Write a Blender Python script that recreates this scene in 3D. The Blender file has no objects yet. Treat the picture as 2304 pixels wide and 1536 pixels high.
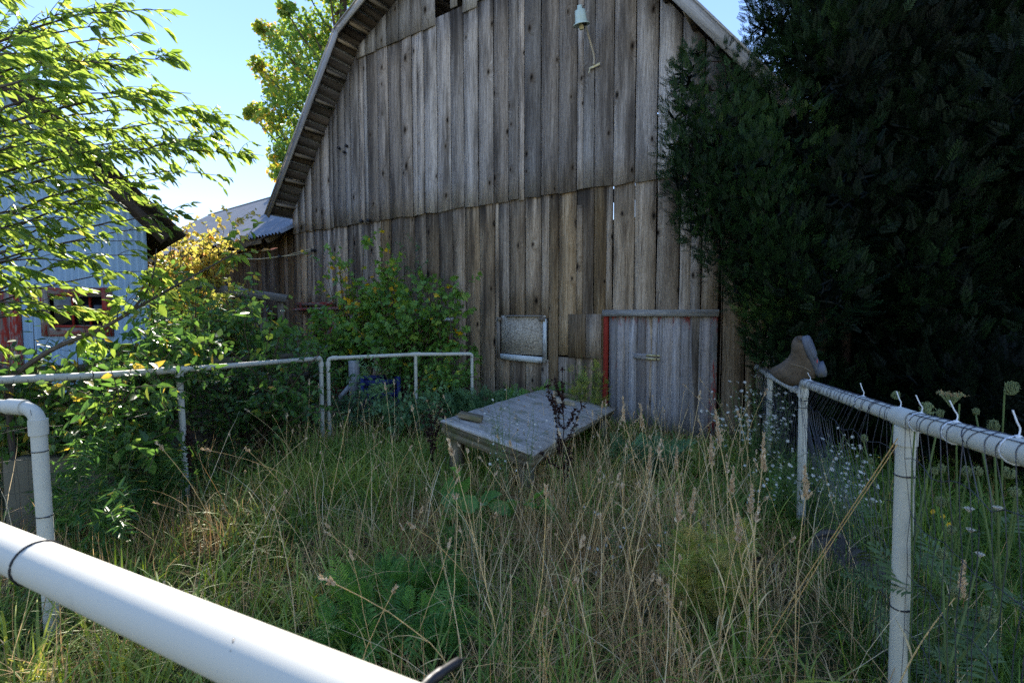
import bpy, math
import numpy as np
from math import radians, sin, cos, pi, sqrt, atan, atan2

RNG = np.random.default_rng(7)
scene = bpy.context.scene
COL = scene.collection

# ------------------------------------------------------------------ camera geometry
F = 1100.0
PITCH = atan(63 / 1100.0)
EYE = 1.5
CP, SP = cos(PITCH), sin(PITCH)


def ray(px, py):
    x = (px - 1152) / F
    u = (768 - py) / F
    return np.array((x, CP + u * SP, -SP + u * CP))


def P(px, py, Z):
    d = ray(px, py) * Z
    return np.array((d[0], d[1], EYE + d[2]))


def hit(px, py, p0, n):
    d = ray(px, py)
    o = np.array((0, 0, EYE))
    t = np.dot(np.asarray(p0) - o, n) / np.dot(d, n)
    return o + d * t


def proj(p):
    p = np.asarray(p, float)
    x, y, z = p[..., 0], p[..., 1], p[..., 2] - EYE
    Z = y * CP - z * SP
    u = y * SP + z * CP
    return np.stack([1152 + F * x / Z, 768 - F * u / Z, Z], -1)


def gz(x, y):
    return 0.08 - 0.03 * np.clip(y, -2, 9) + 0.03 * np.sin(x * 1.7 + 1) * np.sin(y * 1.3)


def unit(v):
    v = np.asarray(v, float)
    return v / (np.linalg.norm(v, axis=-1, keepdims=True) + 1e-9)


# ------------------------------------------------------------------ mesh builder
class MB:
    def __init__(self):
        self.v, self.f, self.r, self.g, self.n = [], [], [], [], 0

    def add(self, v, f, rnd=0.5, g=None):
        v = np.asarray(v, float).reshape(-1, 3)
        if isinstance(f, list):
            by = {}
            for q in f:
                by.setdefault(len(q), []).append(q)
            fs = [np.array(a, int) for a in by.values()]
        else:
            fs = [np.asarray(f, int)]
        for a in fs:
            self.f.append(a + self.n)
        self.v.append(v)
        r = np.empty(len(v))
        r[:] = rnd
        self.r.append(r)
        self.g.append(v if g is None else np.asarray(g, float).reshape(-1, 3))
        self.n += len(v)
        return self

    def build(self, name, mat, parent=None, smooth=False):
        me = bpy.data.meshes.new(name)
        v = np.concatenate(self.v)
        nf = sum(len(a) for a in self.f)
        loops = np.concatenate([a.ravel() for a in self.f]).astype(np.int32)
        tot = np.concatenate([np.full(len(a), a.shape[1]) for a in self.f]).astype(np.int32)
        start = np.concatenate([[0], np.cumsum(tot)[:-1]]).astype(np.int32)
        me.vertices.add(len(v))
        me.vertices.foreach_set('co', v.astype(np.float32).ravel())
        me.loops.add(len(loops))
        me.loops.foreach_set('vertex_index', loops)
        me.polygons.add(nf)
        me.polygons.foreach_set('loop_start', start)
        me.polygons.foreach_set('loop_total', tot)
        a = me.attributes.new('rnd', 'FLOAT', 'POINT')
        a.data.foreach_set('value', np.concatenate(self.r).astype(np.float32))
        a = me.attributes.new('gc', 'FLOAT_VECTOR', 'POINT')
        a.data.foreach_set('vector', np.concatenate(self.g).astype(np.float32).ravel())
        me.update(calc_edges=True)
        if smooth:
            me.polygons.foreach_set('use_smooth', np.ones(nf, bool))
        me.materials.append(mat)
        ob = bpy.data.objects.new(name, me)
        COL.objects.link(ob)
        if parent is not None:
            ob.parent = parent
        return ob


def frame_from(d, up=(0, 0, 1)):
    d = unit(d)
    u = np.asarray(up, float)
    if abs(np.dot(d, u)) > 0.95:
        u = np.array((1.0, 0, 0))
    a = unit(np.cross(d, u))
    return a, np.cross(a, d), d


def box(mb, c, sx, sy, sz, R=None, rnd=None, grain=2):
    """box with centre c, full sizes, R = rows of axes. grain = axis index the grain runs along"""
    s = np.array([[x, y, z] for x in (-.5, .5) for y in (-.5, .5) for z in (-.5, .5)]) * (sx, sy, sz)
    o = [0, 1, 2]
    o.remove(grain)
    g = np.stack([s[:, o[0]], s[:, o[1]], s[:, grain]], 1) + RNG.uniform(0, 40, 3)
    v = s if R is None else s @ np.asarray(R)
    mb.add(v + np.asarray(c, float), np.array([(0, 1, 3, 2), (4, 6, 7, 5), (0, 4, 5, 1), (2, 3, 7, 6), (0, 2, 6, 4), (1, 5, 7, 3)]),
           RNG.random() if rnd is None else rnd, g)


def beam(mb, a, b, w, t, up=(0, 0, 1), rnd=None):
    """board from a to b; w = size across (along cross(dir, up)), t = size along up-ish"""
    a = np.asarray(a, float)
    b = np.asarray(b, float)
    x, y, d = frame_from(b - a, up)
    box(mb, (a + b) / 2, w, t, np.linalg.norm(b - a), np.array([x, y, d]), rnd)


def tube(mb, pts, rad, n=6, rnd=0.5, cap=True):
    pts = np.asarray(pts, float)
    m = len(pts)
    rad = np.broadcast_to(np.asarray(rad, float), (m,))
    d = np.gradient(pts, axis=0)
    d = unit(d)
    ref = np.array((0.13, 0.21, 1.0)) if abs(d[:, 2]).mean() < .8 else np.array((1.0, .2, .1))
    x = unit(np.cross(d, ref))
    y = np.cross(d, x)
    ang = np.arange(n) * 2 * pi / n
    v = pts[:, None, :] + rad[:, None, None] * (np.cos(ang)[None, :, None] * x[:, None, :] + np.sin(ang)[None, :, None] * y[:, None, :])
    L = np.concatenate([[0], np.cumsum(np.linalg.norm(np.diff(pts, axis=0), axis=1))])
    g = np.stack([np.tile(np.cos(ang) * rad.mean(), (m, 1)), np.tile(np.sin(ang) * rad.mean(), (m, 1)), np.tile(L[:, None], (1, n))], -1)
    i = np.arange(m - 1)[:, None] * n
    j = np.arange(n)[None, :]
    k = (j + 1) % n
    q = np.stack([i + j, i + k, i + n + k, i + n + j], -1).reshape(-1, 4)
    mb.add(v.reshape(-1, 3), q, rnd, g.reshape(-1, 3))
    if cap:
        for s, c in ((0, pts[0]), ((m - 1) * n, pts[-1])):
            ring = v.reshape(-1, 3)[s:s + n]
            mb.add(np.concatenate([ring, [c]]), np.array([(a, (a + 1) % n, n) for a in range(n)]), rnd)


def lathe(mb, prof, c=(0, 0, 0), n=20, R=None, rnd=.5):
    prof = np.asarray(prof, float)
    m = len(prof)
    a = np.arange(n) * 2 * pi / n
    v = np.stack([prof[:, 0:1] * np.cos(a), prof[:, 0:1] * np.sin(a), np.repeat(prof[:, 1:2], n, 1)], -1).reshape(-1, 3)
    if R is not None:
        v = v @ np.asarray(R)
    i = np.arange(m - 1)[:, None] * n
    j = np.arange(n)[None, :]
    k = (j + 1) % n
    mb.add(v + np.asarray(c, float), np.stack([i + j, i + k, i + n + k, i + n + j], -1).reshape(-1, 4), rnd)


def ring(mb, c, d, R, r, n=20, rnd=.5):
    x, y, _ = frame_from(d)
    a = np.linspace(0, 2 * pi, n + 1)
    tube(mb, np.asarray(c) + R * (np.cos(a)[:, None] * x + np.sin(a)[:, None] * y), r, 5, rnd, False)


def curve(pts, n=12):
    """Catmull-Rom through pts"""
    p = np.asarray(pts, float)
    p = np.concatenate([[2 * p[0] - p[1]], p, [2 * p[-1] - p[-2]]])
    out = []
    for i in range(1, len(p) - 2):
        t = np.linspace(0, 1, n, endpoint=False)[:, None]
        a, b, c, d = p[i - 1], p[i], p[i + 1], p[i + 2]
        out.append(.5 * (2 * b + (c - a) * t + (2 * a - 5 * b + 4 * c - d) * t ** 2 + (3 * b - a - 3 * c + d) * t ** 3))
    return np.concatenate(out + [p[-2:-1]])


# ------------------------------------------------------------------ scatter templates
def leaf_t(w=.24, droop=.1, fold=.05):
    return (np.array([(0, 0, 0), (.28, w, fold), (.66, w * .72, fold * .6 - droop * .3), (1, 0, -droop), (.66, -w * .72, fold * .6 - droop * .3), (.28, -w, fold)]),
            np.array([(0, 5, 4, 3), (0, 3, 2, 1)]))


def maple_t(droop=.1):
    o = [(0, 0), (.05, .2), (-.02, .42), (.26, .32), (.36, .56), (.5, .5), (.52, .2), (.72, .28), (1, 0)]
    pts = o + [(x, -y) for x, y in o[-2:0:-1]]
    v = [(.3, 0, .04)] + [(x, y, -droop * (x * x + y * y)) for x, y in pts]
    n = len(pts)
    return np.array(v, float), np.array([(0, 1 + i, 1 + (i + 1) % n) for i in range(n)])


def spray_t(n=11, L=.2, w=.035):
    v, f = [], []
    for i in range(n):
        x = .08 + .9 * i / n
        for s in (-1, 1):
            l = L * (1.1 - .75 * (i / n))
            b = len(v)
            z = .03 * ((i * 7) % 3 - 1)
            v += [(x, 0, 0), (x + .45 * l - w * .5, s * l * .6, z + .02), (x + .75 * l, s * l, z - .02), (x + .45 * l + w, s * l * .55, z + .02)]
            f.append((b, b + 1, b + 2, b + 3))
    b = len(v)
    v += [(0, .008, 0), (1, .003, 0), (1, -.003, 0), (0, -.008, 0)]
    f.append((b, b + 1, b + 2, b + 3))
    return np.array(v, float), np.array(f)


def scatter(mb, t, pos, ax, nr, sc, rnd):
    tv, tf = t
    pos = np.asarray(pos, float)
    N = len(pos)
    if N == 0:
        return
    ax = unit(ax)
    y = unit(np.cross(nr, ax))
    z = np.cross(ax, y)
    sc = np.broadcast_to(np.asarray(sc, float), (N,))
    v = pos[:, None, :] + sc[:, None, None] * (tv[None, :, 0:1] * ax[:, None, :] + tv[None, :, 1:2] * y[:, None, :] + tv[None, :, 2:3] * z[:, None, :])
    f = (tf[None] + (np.arange(N) * len(tv))[:, None, None]).reshape(-1, tf.shape[1])
    mb.add(v.reshape(-1, 3), f, np.repeat(np.broadcast_to(rnd, (N,)), len(tv)))


def rdir(n, rng=RNG):
    return unit(rng.normal(size=(n, 3)))


def blades(mb, pos, h, w, az, lean, bend, segs, rnd, wob=0.0, rng=RNG):
    """curved tapered grass blades"""
    N = len(pos)
    th = np.broadcast_to(lean, (N,)).astype(float).copy()
    az = np.broadcast_to(az, (N,)).astype(float).copy()
    h = np.broadcast_to(h, (N,))
    w = np.broadcast_to(w, (N,))
    p = np.array(pos, float)
    side = np.stack([-np.sin(az), np.cos(az), np.zeros(N)], 1)
    tw = rng.uniform(-.7, .7, N)
    L = []
    for k in range(segs + 1):
        u = k / segs
        ww = w * (1 - u ** 2.2) * (.75 + .25 * min(1, 3 * u)) * .5
        a2 = az + tw * u
        s = np.stack([-np.sin(a2), np.cos(a2), np.zeros(N)], 1)
        if k < segs:
            L.append(np.stack([p - s * ww[:, None], p + s * ww[:, None]], 1))
        else:
            L.append(p[:, None, :])
        d = np.stack([np.sin(th) * np.cos(az), np.sin(th) * np.sin(az), np.cos(th)], 1)
        p = p + d * (h / segs)[:, None]
        th = th + bend / segs
        if wob:
            az = az + rng.normal(0, wob, N)
            th = th + rng.normal(0, wob * .6, N)
    v = np.concatenate(L, 1)                     # N, 2*segs+1, 3
    f4 = np.array([(2 * k, 2 * k + 1, 2 * k + 3, 2 * k + 2) for k in range(segs - 1)])
    f3 = np.array([(2 * segs - 2, 2 * segs - 1, 2 * segs)])
    off = (np.arange(N) * (2 * segs + 1))[:, None, None]
    n0 = mb.n
    mb.f.append((f4[None] + off).reshape(-1, 4) + n0)
    mb.f.append((f3[None] + off).reshape(-1, 3) + n0)
    vv = v.reshape(-1, 3)
    mb.v.append(vv)
    mb.g.append(vv)
    mb.r.append(np.repeat(np.broadcast_to(rnd, (N,)), 2 * segs + 1).astype(float))
    mb.n += len(vv)


# ------------------------------------------------------------------ materials
def lin(h):
    h = h.lstrip('#')
    c = [int(h[i:i + 2], 16) / 255 for i in (0, 2, 4)]
    return tuple(x / 12.92 if x <= .04045 else ((x + .055) / 1.055) ** 2.4 for x in c) + (1,)


class NT:
    def __init__(self, name):
        self.m = bpy.data.materials.new(name)
        self.m.use_nodes = True
        self.t = self.m.node_tree
        self.t.nodes.clear()
        self.out = self.N('ShaderNodeOutputMaterial')

    def N(self, ty, **kw):
        n = self.t.nodes.new(ty)
        for k, v in kw.items():
            setattr(n, k, v)
        return n

    def L(self, a, b):
        self.t.links.new(a, b)

    def attr(self, nm):
        return self.N('ShaderNodeAttribute', attribute_name=nm)

    def put(self, sock, v):
        if hasattr(v, 'is_output'):
            self.L(v, sock)
        else:
            sock.default_value = v

    def math(self, op, a, b=0.0, c=0.0, clamp=False):
        n = self.N('ShaderNodeMath', operation=op, use_clamp=clamp)
        for i, x in enumerate((a, b, c)):
            self.put(n.inputs[i], x)
        return n.outputs[0]

    def vmul(self, v, s):
        n = self.N('ShaderNodeVectorMath', operation='MULTIPLY')
        self.put(n.inputs[0], v)
        n.inputs[1].default_value = s
        return n.outputs[0]

    def noise(self, vec, scale=1.0, detail=3.0, rough=.55, dist=0.0):
        n = self.N('ShaderNodeTexNoise')
        self.put(n.inputs['Vector'], vec)
        n.inputs['Scale'].default_value = scale
        n.inputs['Detail'].default_value = detail
        n.inputs['Roughness'].default_value = rough
        n.inputs['Distortion'].default_value = dist
        return n.outputs['Fac']

    def ramp(self, fac, stops, interp='LINEAR'):
        n = self.N('ShaderNodeValToRGB')
        n.color_ramp.interpolation = interp
        e = n.color_ramp.elements
        while len(e) < len(stops):
            e.new(.5)
        for x, (p, c) in zip(e, stops):
            x.position = p
            x.color = c if len(c) == 4 else tuple(c) + (1,)
        self.put(n.inputs[0], fac)
        return n.outputs[0]

    def step(self, x, a, b):
        n = self.N('ShaderNodeMapRange')
        n.interpolation_type = 'SMOOTHSTEP'
        self.put(n.inputs[0], x)
        n.inputs[1].default_value = a
        n.inputs[2].default_value = b
        return n.outputs[0]

    def mix(self, f, a, b, mode='MIX'):
        n = self.N('ShaderNodeMix', data_type='RGBA', blend_type=mode)
        self.put(n.inputs[0], f)
        self.put(n.inputs[6], a)
        self.put(n.inputs[7], b)
        return n.outputs[2]

    def hsv(self, c, v, s=1.0, h=.5):
        n = self.N('ShaderNodeHueSaturation')
        self.put(n.inputs['Color'], c)
        self.put(n.inputs['Value'], v)
        self.put(n.inputs['Saturation'], s)
        self.put(n.inputs['Hue'], h)
        return n.outputs[0]

    def bsdf(self, color, rough=.7, spec=.3, bump=None, bs=.3, bd=.01, metal=0.0):
        b = self.N('ShaderNodeBsdfPrincipled')
        self.put(b.inputs['Base Color'], color)
        self.put(b.inputs['Roughness'], rough)
        b.inputs['Specular IOR Level'].default_value = spec
        b.inputs['Metallic'].default_value = metal
        if bump is not None:
            n = self.N('ShaderNodeBump')
            n.inputs['Strength'].default_value = bs
            n.inputs['Distance'].default_value = bd
            self.L(bump, n.inputs['Height'])
            self.L(n.outputs[0], b.inputs['Normal'])
        return b

    def done(self, sh):
        self.L(sh.outputs[0] if hasattr(sh, 'outputs') else sh, self.out.inputs[0])
        return self.m


def sep(t, v):
    n = t.N('ShaderNodeSeparateXYZ')
    t.L(v, n.inputs[0])
    return n.outputs


def comb(t, x, y, z):
    n = t.N('ShaderNodeCombineXYZ')
    for i, a in enumerate((x, y, z)):
        t.put(n.inputs[i], a)
    return n.outputs[0]


def wood(name, cols, knots=.55, dark=(.035, .028, .022), var=.5, paint=None, moss=None, crack=.5, streak=0.6, stain=None):
    """weathered board: grain runs along gc.z, rnd differs per board"""
    t = NT(name)
    g = t.attr('gc').outputs['Vector']
    r = t.attr('rnd').outputs['Fac']
    obj = t.N('ShaderNodeTexCoord').outputs['Object']
    x, y, z = sep(t, g)
    vor = t.N('ShaderNodeTexVoronoi')
    vor.voronoi_dimensions = '2D'
    t.L(comb(t, t.math('MULTIPLY', t.math('ADD', x, y), 3.3), t.math('MULTIPLY', z, 1.65), 0), vor.inputs['Vector'])
    vor.inputs['Scale'].default_value = 1
    vor.inputs['Randomness'].default_value = .9
    kc = sep(t, vor.outputs['Color'])
    kd = t.math('MULTIPLY', vor.outputs['Distance'], t.math('MULTIPLY_ADD', kc[1], 1.3, .75))
    kd = t.math('ADD', kd, t.math('MULTIPLY_ADD', t.noise(t.vmul(g, (30, 30, 14)), 1, 3), .08, -.04))
    ksel = t.step(kc[0], 1 - knots * .62, 1 - knots * .62 + .05)
    halo = t.math('MULTIPLY', t.step(kd, .38, .02), ksel)
    core = t.math('MULTIPLY', t.step(kd, .125, .06), ksel)
    eye_ = t.math('MULTIPLY', t.step(kd, .06, .03), ksel)
    wav = t.noise(t.vmul(g, (3, 3, .9)), 1, 2)
    xw = t.math('ADD', t.math('ADD', x, t.math('MULTIPLY', halo, .10)), t.math('MULTIPLY', wav, .06))
    gv = comb(t, t.math('MULTIPLY', xw, 1), y, z)
    fine = t.noise(t.vmul(gv, (210, 210, 6.5)), 1, 5, .68)
    band = t.noise(t.vmul(gv, (42, 42, .9)), 1, 3, .6)
    broad = t.noise(t.vmul(g, (5, 5, .55)), 1, 3, .6)
    speck = t.noise(t.vmul(gv, (70, 70, 26)), 1, 4, .7)
    f = t.math('ADD', t.math('MULTIPLY', fine, .52), t.math('ADD', t.math('MULTIPLY', band, .28), t.math('MULTIPLY', speck, .20)))
    c = t.ramp(f, [(.33, cols[0]), (.46, cols[1]), (.56, cols[2]), (.70, cols[3])])
    # board to board
    c = t.hsv(c, t.math('MULTIPLY_ADD', r, var, 1 - var * .5), t.math('MULTIPLY_ADD', t.math('FRACT', t.math('MULTIPLY', r, 7.3)), .7, .65))
    c = t.mix(t.math('MULTIPLY', t.step(broad, .42, .72), streak), c, t.mix(.5, tuple(dark) + (1,), cols[0], 'MIX'), 'MIX')
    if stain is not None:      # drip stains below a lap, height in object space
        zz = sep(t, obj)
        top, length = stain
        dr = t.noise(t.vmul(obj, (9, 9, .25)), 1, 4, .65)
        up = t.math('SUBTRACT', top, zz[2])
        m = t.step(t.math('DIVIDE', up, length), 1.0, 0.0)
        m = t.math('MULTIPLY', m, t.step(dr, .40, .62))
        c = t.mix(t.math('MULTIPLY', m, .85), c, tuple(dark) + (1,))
    ck = t.noise(t.vmul(gv, (75, 75, .8)), 1, 2, .5)
    cr = t.math('MULTIPLY', t.step(ck, .66, .72), crack)
    c = t.mix(t.math('MULTIPLY', halo, .4), c, (.13, .095, .06, 1))
    c = t.mix(t.math('MULTIPLY', core, .75), c, (.05, .034, .022, 1))
    c = t.mix(eye_, c, (.012, .01, .008, 1))
    c = t.mix(cr, c, tuple(dark) + (1,))
    if moss is not None:
        mn = t.noise(obj, 5, 4, .6)
        c = t.mix(t.math('MULTIPLY', t.step(mn, .5, .68), moss), c, (.10, .12, .035, 1))
    hgt = t.math('SUBTRACT', t.math('ADD', f, t.math('MULTIPLY', core, .3)), t.math('MULTIPLY', cr, .8))
    rough = .85
    if paint is not None:
        pc, lo, hi, kind = paint
        pn = t.noise(comb(t, t.math('MULTIPLY', x, 9), t.math('MULTIPLY', y, 9), t.math('MULTIPLY', z, 1.6)), 1, 5, .7)
        pn2 = t.noise(t.vmul(g, (40, 40, 12)), 1, 3, .6)
        v = t.math('ADD', t.math('MULTIPLY', pn, .75), t.math('MULTIPLY', pn2, .25))
        if kind == 'top':      # more paint kept near the top of the boards
            zz = sep(t, obj)
            v = t.math('ADD', v, t.math('MULTIPLY', t.step(zz[2], 1.2, 1.5), .15))
        pm = t.step(v, lo, hi)
        c = t.mix(pm, c, t.hsv(pc, t.math('MULTIPLY_ADD', pn2, .6, .7)))
        hgt = t.math('ADD', hgt, t.math('MULTIPLY', pm, .3))
    return t.done(t.bsdf(c, .95, .08, hgt, .6, .006))


def leafmat(name, stops, trans=.45, rough=.45, spec=.35, tcol=1.6, thue=.485, tsat=1.1):
    t = NT(name)
    r = t.attr('rnd').outputs['Fac']
    c = t.ramp(r, stops)
    obj = t.N('ShaderNodeTexCoord').outputs['Object']
    n = t.noise(obj, 22, 2)
    c = t.hsv(c, t.math('MULTIPLY_ADD', n, .7, .65))
    b = t.bsdf(c, rough, spec)
    tr = t.N('ShaderNodeBsdfTranslucent')
    t.L(t.hsv(c, tcol, tsat, thue), tr.inputs[0])
    mx = t.N('ShaderNodeMixShader')
    mx.inputs[0].default_value = trans
    t.L(b.outputs[0], mx.inputs[1])
    t.L(tr.outputs[0], mx.inputs[2])
    return t.done(mx)


def plain(name, col, rough=.6, spec=.4, nscale=8, var=.3, metal=0.0, bump=0, dirt=None, streaks=None):
    t = NT(name)
    obj = t.N('ShaderNodeTexCoord').outputs['Object']
    n = t.noise(obj, nscale, 5, .6)
    c = t.hsv(tuple(col) + (1,), t.math('MULTIPLY_ADD', n, var, 1 - var * .5))
    if dirt is not None:
        dc, amt, sc = dirt
        d = t.noise(t.vmul(obj, sc), 1, 5, .65)
        c = t.mix(t.math('MULTIPLY', t.step(d, .5, .75), amt), c, tuple(dc) + (1,))
    return t.done(t.bsdf(c, t.math('MULTIPLY_ADD', n, .2, rough - .1), spec, n if bump else None, bump, .01, metal))


M = {}
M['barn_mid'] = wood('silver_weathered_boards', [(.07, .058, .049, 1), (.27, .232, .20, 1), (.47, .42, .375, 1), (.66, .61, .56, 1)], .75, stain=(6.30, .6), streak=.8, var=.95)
M['barn_top'] = wood('silver_gable_boards', [(.065, .058, .052, 1), (.23, .21, .195, 1), (.40, .375, .355, 1), (.58, .555, .535, 1)], .5, var=.7)
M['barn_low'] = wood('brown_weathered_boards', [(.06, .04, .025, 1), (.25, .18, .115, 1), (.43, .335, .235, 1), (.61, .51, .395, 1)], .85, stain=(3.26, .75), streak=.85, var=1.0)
M['wing'] = wood('dark_brown_boards', [(.04, .027, .018, 1), (.14, .098, .064, 1), (.27, .20, .135, 1), (.42, .34, .25, 1)], .3, var=.8, streak=.8)
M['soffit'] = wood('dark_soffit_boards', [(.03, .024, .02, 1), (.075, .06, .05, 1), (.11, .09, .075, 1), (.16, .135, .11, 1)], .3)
M['lookout'] = wood('lookout_lumber', [(.11, .085, .06, 1), (.22, .18, .135, 1), (.30, .25, .19, 1), (.38, .33, .26, 1)], .3)
M['fascia'] = wood('pale_fascia_board', [(.16, .15, .14, 1), (.33, .32, .31, 1), (.44, .43, .42, 1), (.55, .54, .52, 1)], .3)
M['door'] = wood('grey_door_boards', [(.12, .095, .078, 1), (.28, .245, .22, 1), (.43, .385, .35, 1), (.58, .535, .50, 1)], .3, paint=((.26, .055, .042, 1), .62, .74, 'top'), var=.75, streak=.35)
M['red'] = wood('red_painted_board', [(.12, .08, .06, 1), (.22, .19, .16, 1), (.3, .28, .25, 1), (.4, .38, .36, 1)], .2, paint=((.27, .035, .022, 1), .30, .36, 'x'))
M['red_worn'] = wood('worn_red_board', [(.10, .075, .06, 1), (.2, .18, .155, 1), (.3, .28, .25, 1), (.4, .38, .36, 1)], .3, paint=((.26, .034, .024, 1), .44, .56, 'x'))
M['white_worn'] = wood('worn_white_trim', [(.12, .10, .08, 1), (.24, .21, .18, 1), (.36, .33, .3, 1), (.45, .42, .4, 1)], .1, paint=((.62, .64, .60, 1), .40, .48, 'x'))
M['grey_lumber'] = wood('grey_lumber', [(.11, .10, .09, 1), (.24, .23, .21, 1), (.36, .345, .32, 1), (.48, .47, .44, 1)], .3)
M['table_top'] = wood('grey_table_board', [(.10, .078, .052, 1), (.28, .232, .172, 1), (.45, .39, .31, 1), (.64, .575, .475, 1)], .05, moss=.5, streak=.25, crack=.3)
M['table_frame'] = wood('mossy_lumber', [(.10, .08, .05, 1), (.20, .165, .11, 1), (.29, .25, .18, 1), (.38, .34, .26, 1)], .3, moss=.5)
M['fence_wood'] = wood('old_fence_lumber', [(.05, .04, .03, 1), (.12, .10, .075, 1), (.2, .17, .13, 1), (.3, .27, .22, 1)], .4, moss=.45)
M['bark'] = wood('bark', [(.03, .025, .02, 1), (.07, .055, .045, 1), (.12, .10, .08, 1), (.2, .17, .14, 1)], .2)
M['yew_bark'] = wood('reddish_bark', [(.02, .013, .01, 1), (.05, .033, .025, 1), (.09, .06, .045, 1), (.15, .11, .085, 1)], .2)
M['pvc'] = plain('white_pvc', (.54, .52, .44), .66, .3, 3, .1, dirt=((.30, .28, .20), .5, (6, 6, 6)))
M['pvc_old'] = plain('stained_pvc', (.52, .50, .41), .42, .45, 4, .1, dirt=((.36, .35, .22), .6, (9, 9, 2.5)))
M['black'] = plain('black_plastic', (.015, .015, .017), .45, .4)
M['zip_white'] = plain('white_nylon', (.7, .72, .74), .4, .5, 5, .1)
M['wire'] = plain('galvanised_wire', (.07, .072, .09), .45, .5, 40, .5, metal=.4)
M['wire_dark'] = plain('rusty_wire', (.035, .032, .03), .6, .3, 40, .6)
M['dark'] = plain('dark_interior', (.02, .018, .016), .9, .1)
M['steel_roof'] = plain('galvanised_sheet', (.24, .25, .26), .5, .5, 3, .6, metal=.15, dirt=((.10, .09, .08), .6, (1.5, 1.5, 6)))
M['blue_sheet'] = plain('pale_blue_sheet', (.24, .38, .52), .45, .4, 2.5, .25, dirt=((.34, .40, .44), .5, (3, 3, .5)))
M['glass'] = plain('dark_glass', (.012, .014, .016), .08, .6)
M['porcelain'] = plain('green_white_enamel', (.46, .56, .50), .3, .5, 12, .2, dirt=((.20, .22, .12), .5, (20, 20, 8)))
M['cream'] = plain('cream_ceramic', (.62, .55, .34), .4, .5)
M['conduit'] = plain('painted_conduit', (.36, .31, .23), .5, .4, 14, .5)
M['brass'] = plain('brass_plate', (.62, .52, .26), .35, .6, 30, .4, metal=.5)
M['suede'] = plain('worn_suede', (.13, .10, .073), .9, .15, 22, .9, bump=.9, dirt=((.07, .05, .035), .8, (16, 16, 16)))
M['sole'] = plain('grey_rubber', (.10, .11, .135), .7, .3, 30, .6, dirt=((.18, .17, .10), .5, (14, 14, 14)))
M['redmark'] = plain('red_rubber', (.40, .05, .045), .6, .3)
M['concrete'] = plain('old_concrete', (.16, .14, .095), .9, .1, 4, .5, bump=.3, dirt=((.10, .10, .06), .6, (3, 3, 3)))
M['blue_plastic'] = plain('blue_plastic', (.015, .025, .12), .5, .3, 6, .6)
M['straw'] = leafmat('dry_straw', [(0, (.48, .28, .09, 1)), (.5, (.70, .47, .19, 1)), (1, (.80, .62, .33, 1))], .3, .6, .2, 1.2, .5, 1.0)
M['seed'] = leafmat('pale_seed_head', [(0, (.42, .28, .14, 1)), (.5, (.60, .44, .26, 1)), (1, (.75, .62, .44, 1))], .35, .7, .1, 1.2, .5, 1.0)
M['dock'] = leafmat('dark_dock_seed', [(0, (.018, .010, .009, 1)), (1, (.055, .028, .022, 1))], .1, .7, .1, 1, .5, 1)
M['grass'] = leafmat('green_grass', [(0, (.07, .13, .02, 1)), (.45, (.20, .29, .045, 1)), (.8, (.37, .39, .085, 1)), (1, (.52, .40, .14, 1))], .35, .5, .3)
M['drygrass'] = leafmat('dry_grass', [(0, (.30, .165, .065, 1)), (.4, (.55, .345, .15, 1)), (.8, (.70, .50, .25, 1)), (1, (.78, .62, .38, 1))], .3, .65, .2, 1.2, .5, 1)
M['elm'] = leafmat('tree_leaf', [(0, (.06, .13, .014, 1)), (.6, (.14, .23, .024, 1)), (.97, (.22, .29, .035, 1)), (.995, (.34, .28, .05, 1)), (1, (.42, .20, .08, 1))], .6, .4, .5, 2.4, .475, .97)
M['maple'] = leafmat('maple_leaf', [(0, (.07, .15, .035, 1)), (.5, (.13, .22, .045, 1)), (.85, (.27, .30, .05, 1)), (1, (.46, .31, .07, 1))], .5, .5, .35, 2.0, .48, 1.1)
M['sapling'] = leafmat('sapling_leaf', [(0, (.065, .16, .03, 1)), (.6, (.16, .30, .055, 1)), (.9, (.30, .40, .055, 1)), (.95, (.65, .48, .04, 1)), (1, (.72, .44, .03, 1))], .4, .5, .35, 1.6)
M['yellow'] = leafmat('yellow_leaf', [(0, (.18, .22, .03, 1)), (.5, (.40, .36, .06, 1)), (.85, (.55, .42, .09, 1)), (1, (.58, .28, .09, 1))], .5, .5, .3, 1.8, .49, 1.0)
M['weed'] = leafmat('weed_leaf', [(0, (.04, .10, .024, 1)), (.6, (.09, .185, .042, 1)), (.93, (.18, .26, .055, 1)), (1, (.40, .32, .06, 1))], .45, .4, .45, 1.9)
M['fern'] = leafmat('feathery_leaf', [(0, (.055, .15, .03, 1)), (1, (.16, .32, .055, 1))], .4, .5, .3)
M['tansy'] = leafmat('grey_green_leaf', [(0, (.07, .15, .06, 1)), (1, (.18, .30, .12, 1))], .35, .5, .3)
M['burdock'] = leafmat('broad_leaf', [(0, (.08, .19, .04, 1)), (1, (.20, .36, .07, 1))], .35, .45, .35)
M['yew'] = leafmat('yew_needle', [(0, (.002, .006, .003, 1)), (.35, (.006, .017, .005, 1)), (.65, (.016, .044, .011, 1)), (.9, (.034, .075, .016, 1)), (1, (.06, .10, .02, 1))], .2, .55, .2)
M['stem_green'] = plain('green_stem', (.10, .145, .045), .6, .3, 20, .5)
M['stem_brown'] = plain('brown_stem', (.10, .07, .045), .7, .2, 20, .6)
M['petal'] = leafmat('white_petal', [(0, (.62, .58, .48, 1)), (1, (.80, .76, .66, 1))], .35, .6, .2, 1.0, .5, 1)
M['lace'] = leafmat('green_seed_umbel', [(0, (.16, .20, .09, 1)), (.7, (.28, .32, .15, 1)), (1, (.34, .22, .10, 1))], .3, .7, .2, 1.1, .5, 1)
M['gold'] = plain('yellow_petal', (.65, .42, .02), .6, .2)
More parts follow.
